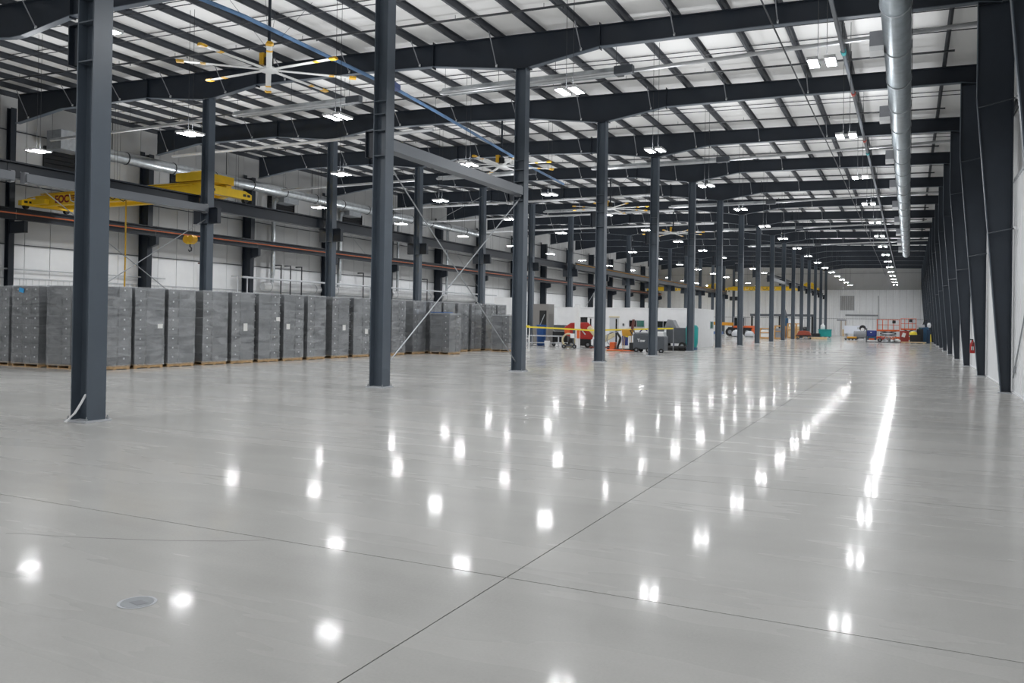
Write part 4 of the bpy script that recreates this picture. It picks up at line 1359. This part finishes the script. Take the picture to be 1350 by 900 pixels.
def scissor(x, y, w, zd, label, lean=0.0):
    o = thing('scissor_lift', label, 'scissor lift', (x, y, 0), lean)
    MB().box(-w / 2, w / 2, -.42, .42, .25, .55).build('chassis', ORANGE, o, bevel=.03)
    wheels(o, [(-w / 2 + .3, -.42, .2), (w / 2 - .3, -.42, .2), (-w / 2 + .3, .42, .2), (w / 2 - .3, .42, .2)], .2, .14, 'Y')
    for q in range(2):
        zz = .55 + (zd - .6) * q / 2
        z2 = .55 + (zd - .6) * (q + 1) / 2
        for y_ in (-.3, .3):
            for s_ in (-1, 1):
                MB().tube([(-s_ * (w / 2 - .3), y_, zz + .05), (s_ * (w / 2 - .3), y_, z2 - .02)], .05, 6).build('scissor_arm', DKGREY, o)
    MB().box(-w / 2, w / 2, -.42, .42, zd - .08, zd + .08).build('platform', ORANGE, o, bevel=.02)
    n_ = 4
    for q in range(n_ + 1):
        xx = -w / 2 + .03 + (w - .06) * q / n_
        for y_ in (-.4, .4):
            MB().tube([(xx, y_, zd + .08), (xx, y_, zd + 1.05)], .028, 6).build('guard_post', ORANGE, o)
    for z_ in (zd + .55, zd + 1.05):
        for y_ in (-.4, .4):
            MB().tube([(-w / 2, y_, z_), (w / 2, y_, z_)], .026, 6).build('guard_rail', ORANGE, o)
        for xx in (-w / 2 + .03, w / 2 - .03):
            MB().tube([(xx, -.4, z_), (xx, .4, z_)], .026, 6).build('guard_rail', ORANGE, o)
    MB().cbox((w / 2 - .5, -.38, zd + .85), (.3, .2, .3)).build('control_box', BLACK, o, bevel=.03)
    MB().box(-w / 2 + .1, -w / 2 + .7, -.44, -.41, .28, .5).build('red_panel', RED, o)
    return o


scissor(-1.85, 89.6, 2.05, 1.15, 'orange scissor lift with wide railed platform at the end of the hall')
scissor(-.05, 90.8, 1.4, 1.3, 'second smaller orange scissor lift beside the yellow tank')
o = thing('red_press', 'dull red upright press between the two scissor lifts', 'machine', (-.35, 88.4, 0))
MB().box(-.45, .35, -.3, .3, 0, 1.15).build('body', mat('press_red', (.34, .04, .03), .45), o, bevel=.04)
MB().cbox((-.1, -.31, .75), (.3, .03, .4), 0, .3).build('white_decal', PAPER, o)
o = thing('scrap_bin', 'heap of bright crumpled metal sheet in front of the scissor lift', 'scrap', (-1.75, 87.6, 0))
for q in range(16):
    MB().cbox((R.uniform(-.8, .8), R.uniform(-.3, .3), R.uniform(.12, .55)), (R.uniform(.2, .6), R.uniform(.1, .35), .02), R.uniform(0, 3), R.uniform(-1, 1), R.uniform(-1, 1)).build('metal_sheet', GALV if q % 3 else PAPER, o)
MB().box(-1.1, 1.0, -.5, .5, 0, .05).build('tray', DKGREY, o)
o = thing('yellow_tank_cart', 'black cart with yellow tank in front of the smaller lift', 'cart', (.42, 87.2, 0))
MB().box(-.35, .6, -.35, .35, .1, .8).build('black_body', BLACK, o, bevel=.05)
MB().lathe((-.05, 0, .8), [(.34, 0), (.32, .2), (.15, .32)], 14).build('yellow_tank', TAPEY, o, smooth=True)
MB().box(.25, .8, .1, .5, .2, 1.35).build('black_tower', BLACK, o, bevel=.03)
wheels(o, [(-.2, -.35, .12), (.45, -.35, .12)], .12, .08, 'Y')
o = thing('wood_skid', 'long pale timber skid on the floor before the blue machine', 'skid', (.45, 86.0, 0))
for k in range(3):
    MB().box(-1.1, 1.0, -.3 + k * .24, -.12 + k * .24, 0.06, .14).build('plank', LUMBER, o)
for x in (-.9, .75):
    MB().box(x, x + .12, -.3, .38, 0, .06).build('bearer', LUMBER, o)
o = thing('milling_machine', 'pale grey milling cabinet beside the petrol blue machine', 'machine', (.95, 91.5, 0))
MB().box(-.35, .45, -.4, .4, .65, 1.75).build('cabinet', LIGHTGREY, o, bevel=.06)
MB().box(-.1, .3, -.42, -.4, 1.0, 1.5).build('window', GLASSG, o)
MB().box(-.3, .4, -.35, .35, 0, .65).build('plinth', TEALB, o)
MB().tube([(.3, 0, 1.75), (.4, 0, 2.2), (.65, 0, 2.2)], .05, 8).build('crane_arm', BLACK, o)
o = thing('blue_lathe', 'petrol blue machine tool against the tapered columns', 'machine', (1.42, 88.6, 0))
MB().prism([(-.75, .35), (-.55, .6), (-.35, 1.5), (.25, 1.55), (.35, .1), (-.5, .1)], -.4, .4, 'Y').build('body', TEALB, o, bevel=.04)
MB().box(.1, .4, -.42, .42, 0, 1.3).build('side_panel', mat('deep_blue', (.01, .04, .09), .4), o, bevel=.02)
MB().lathe((.3, 0, 1.5), [(.14, 0), (.18, .25), (.1, .45)], 12).build('white_cap', WHITE, o)
wheels(o, [(-.4, -.3, .1), (.2, -.3, .1)], .1, .06, 'Y')
o = thing('yellow_bin', 'small yellow bin tucked behind the tapered columns', 'bin', (1.95, 95.0, 0))
MB().box(-.16, .16, -.16, .16, .03, .75).build('body', TAPEY, o, bevel=.03)
MB().box(-.18, .18, -.18, .18, .75, .8).build('lid', TAPEY, o, bevel=.02)

# ------------------------------------------------------------------ small wall and floor items
o = thing('fire_extinguisher', 'red fire extinguisher hung on the liner wall between tapered columns', 'extinguisher', (2.2, 36.3, .62))
MB().lathe((0, 0, 0), [(.08, 0), (.09, .02), (.09, .34), (.06, .42), (.03, .45), (.03, .5)], 14).build('cylinder', RED, o, smooth=True)
MB().box(-.09, .03, -.02, .02, .5, .54).build('lever', BLACK, o)
MB().tube([(.03, -.05, .48), (.02, -.12, .4), (.0, -.12, .1)], .014, 6).build('hose', BLACK, o)
MB().box(-.04, .04, -.095, -.09, .12, .26).build('instruction_tag', WHITE, o)
MB().box(.08, .13, -.03, .03, .1, .4).build('wall_hook', DKGREY, o)
o = thing('extinguisher_sign', 'small red and white sign above the fire extinguisher', 'sign', (2.31, 36.3, 1.45))
MB().box(-.008, .0, -.09, .09, 0, .28).build('plate', WHITE, o)
MB().box(-.012, -.008, -.07, .07, .06, .16).build('red_mark', RED, o)
o = thing('blank_panel', 'square grey blank panel high on the end wall', 'panel', (-8.37, YEND - .06, 3.85))
MB().box(-.96, .96, 0, .03, 0, 2.1).build('sheet', mat('panel_grey', (.42, .42, .42), .5), o)
MB().box(-1.0, -.96, -.01, .03, -.04, 2.14).box(.96, 1.0, -.01, .03, -.04, 2.14).box(-1, 1, -.01, .03, 2.1, 2.14).box(-1, 1, -.01, .03, -.04, 0).build('edge_trim', LIGHTGREY, o)
o = thing('floor_cleanout', 'round metal cleanout cover set flush in the concrete floor', 'floor cover', (-3.9, 3.32, 0))
MB().lathe((0, 0, 0), [(.105, .0005), (.105, .0025), (.092, .0025), (.092, .001)], 28).build('ring', LIGHTGREY, o)
MB().lathe((0, 0, 0), [(.088, .0006), (.088, .0022)], 28).build('cover', GALVD, o)
MB().prism([(-.05, -.02), (.03, -.035), (.06, .02), (-.02, .035)], .0023, .0032, 'Z').build('worn_plate', MIDGREY, o, loc=(.01, 0, 0))
for k, (ww, hh, rr) in enumerate(((.12, .45, .09), (.02, .3, .05))):
    ob = MB()
    ob.tube([(0, 0, .42), (-.02, -.06, .3), (-.05, -.14, .15), (-.12 - k * .05, -.22, .02)], .012, 5)
    ob = ob.build('loose_cable', WHITE, None, loc=(XA + .12 + .02 * k, Y(0) - .14, .0))
    tag(ob, 'white loose cable %s the foot of the nearest open-floor column' % ('curling from' if k == 0 else 'hanging beside the first one at'), 'cable')
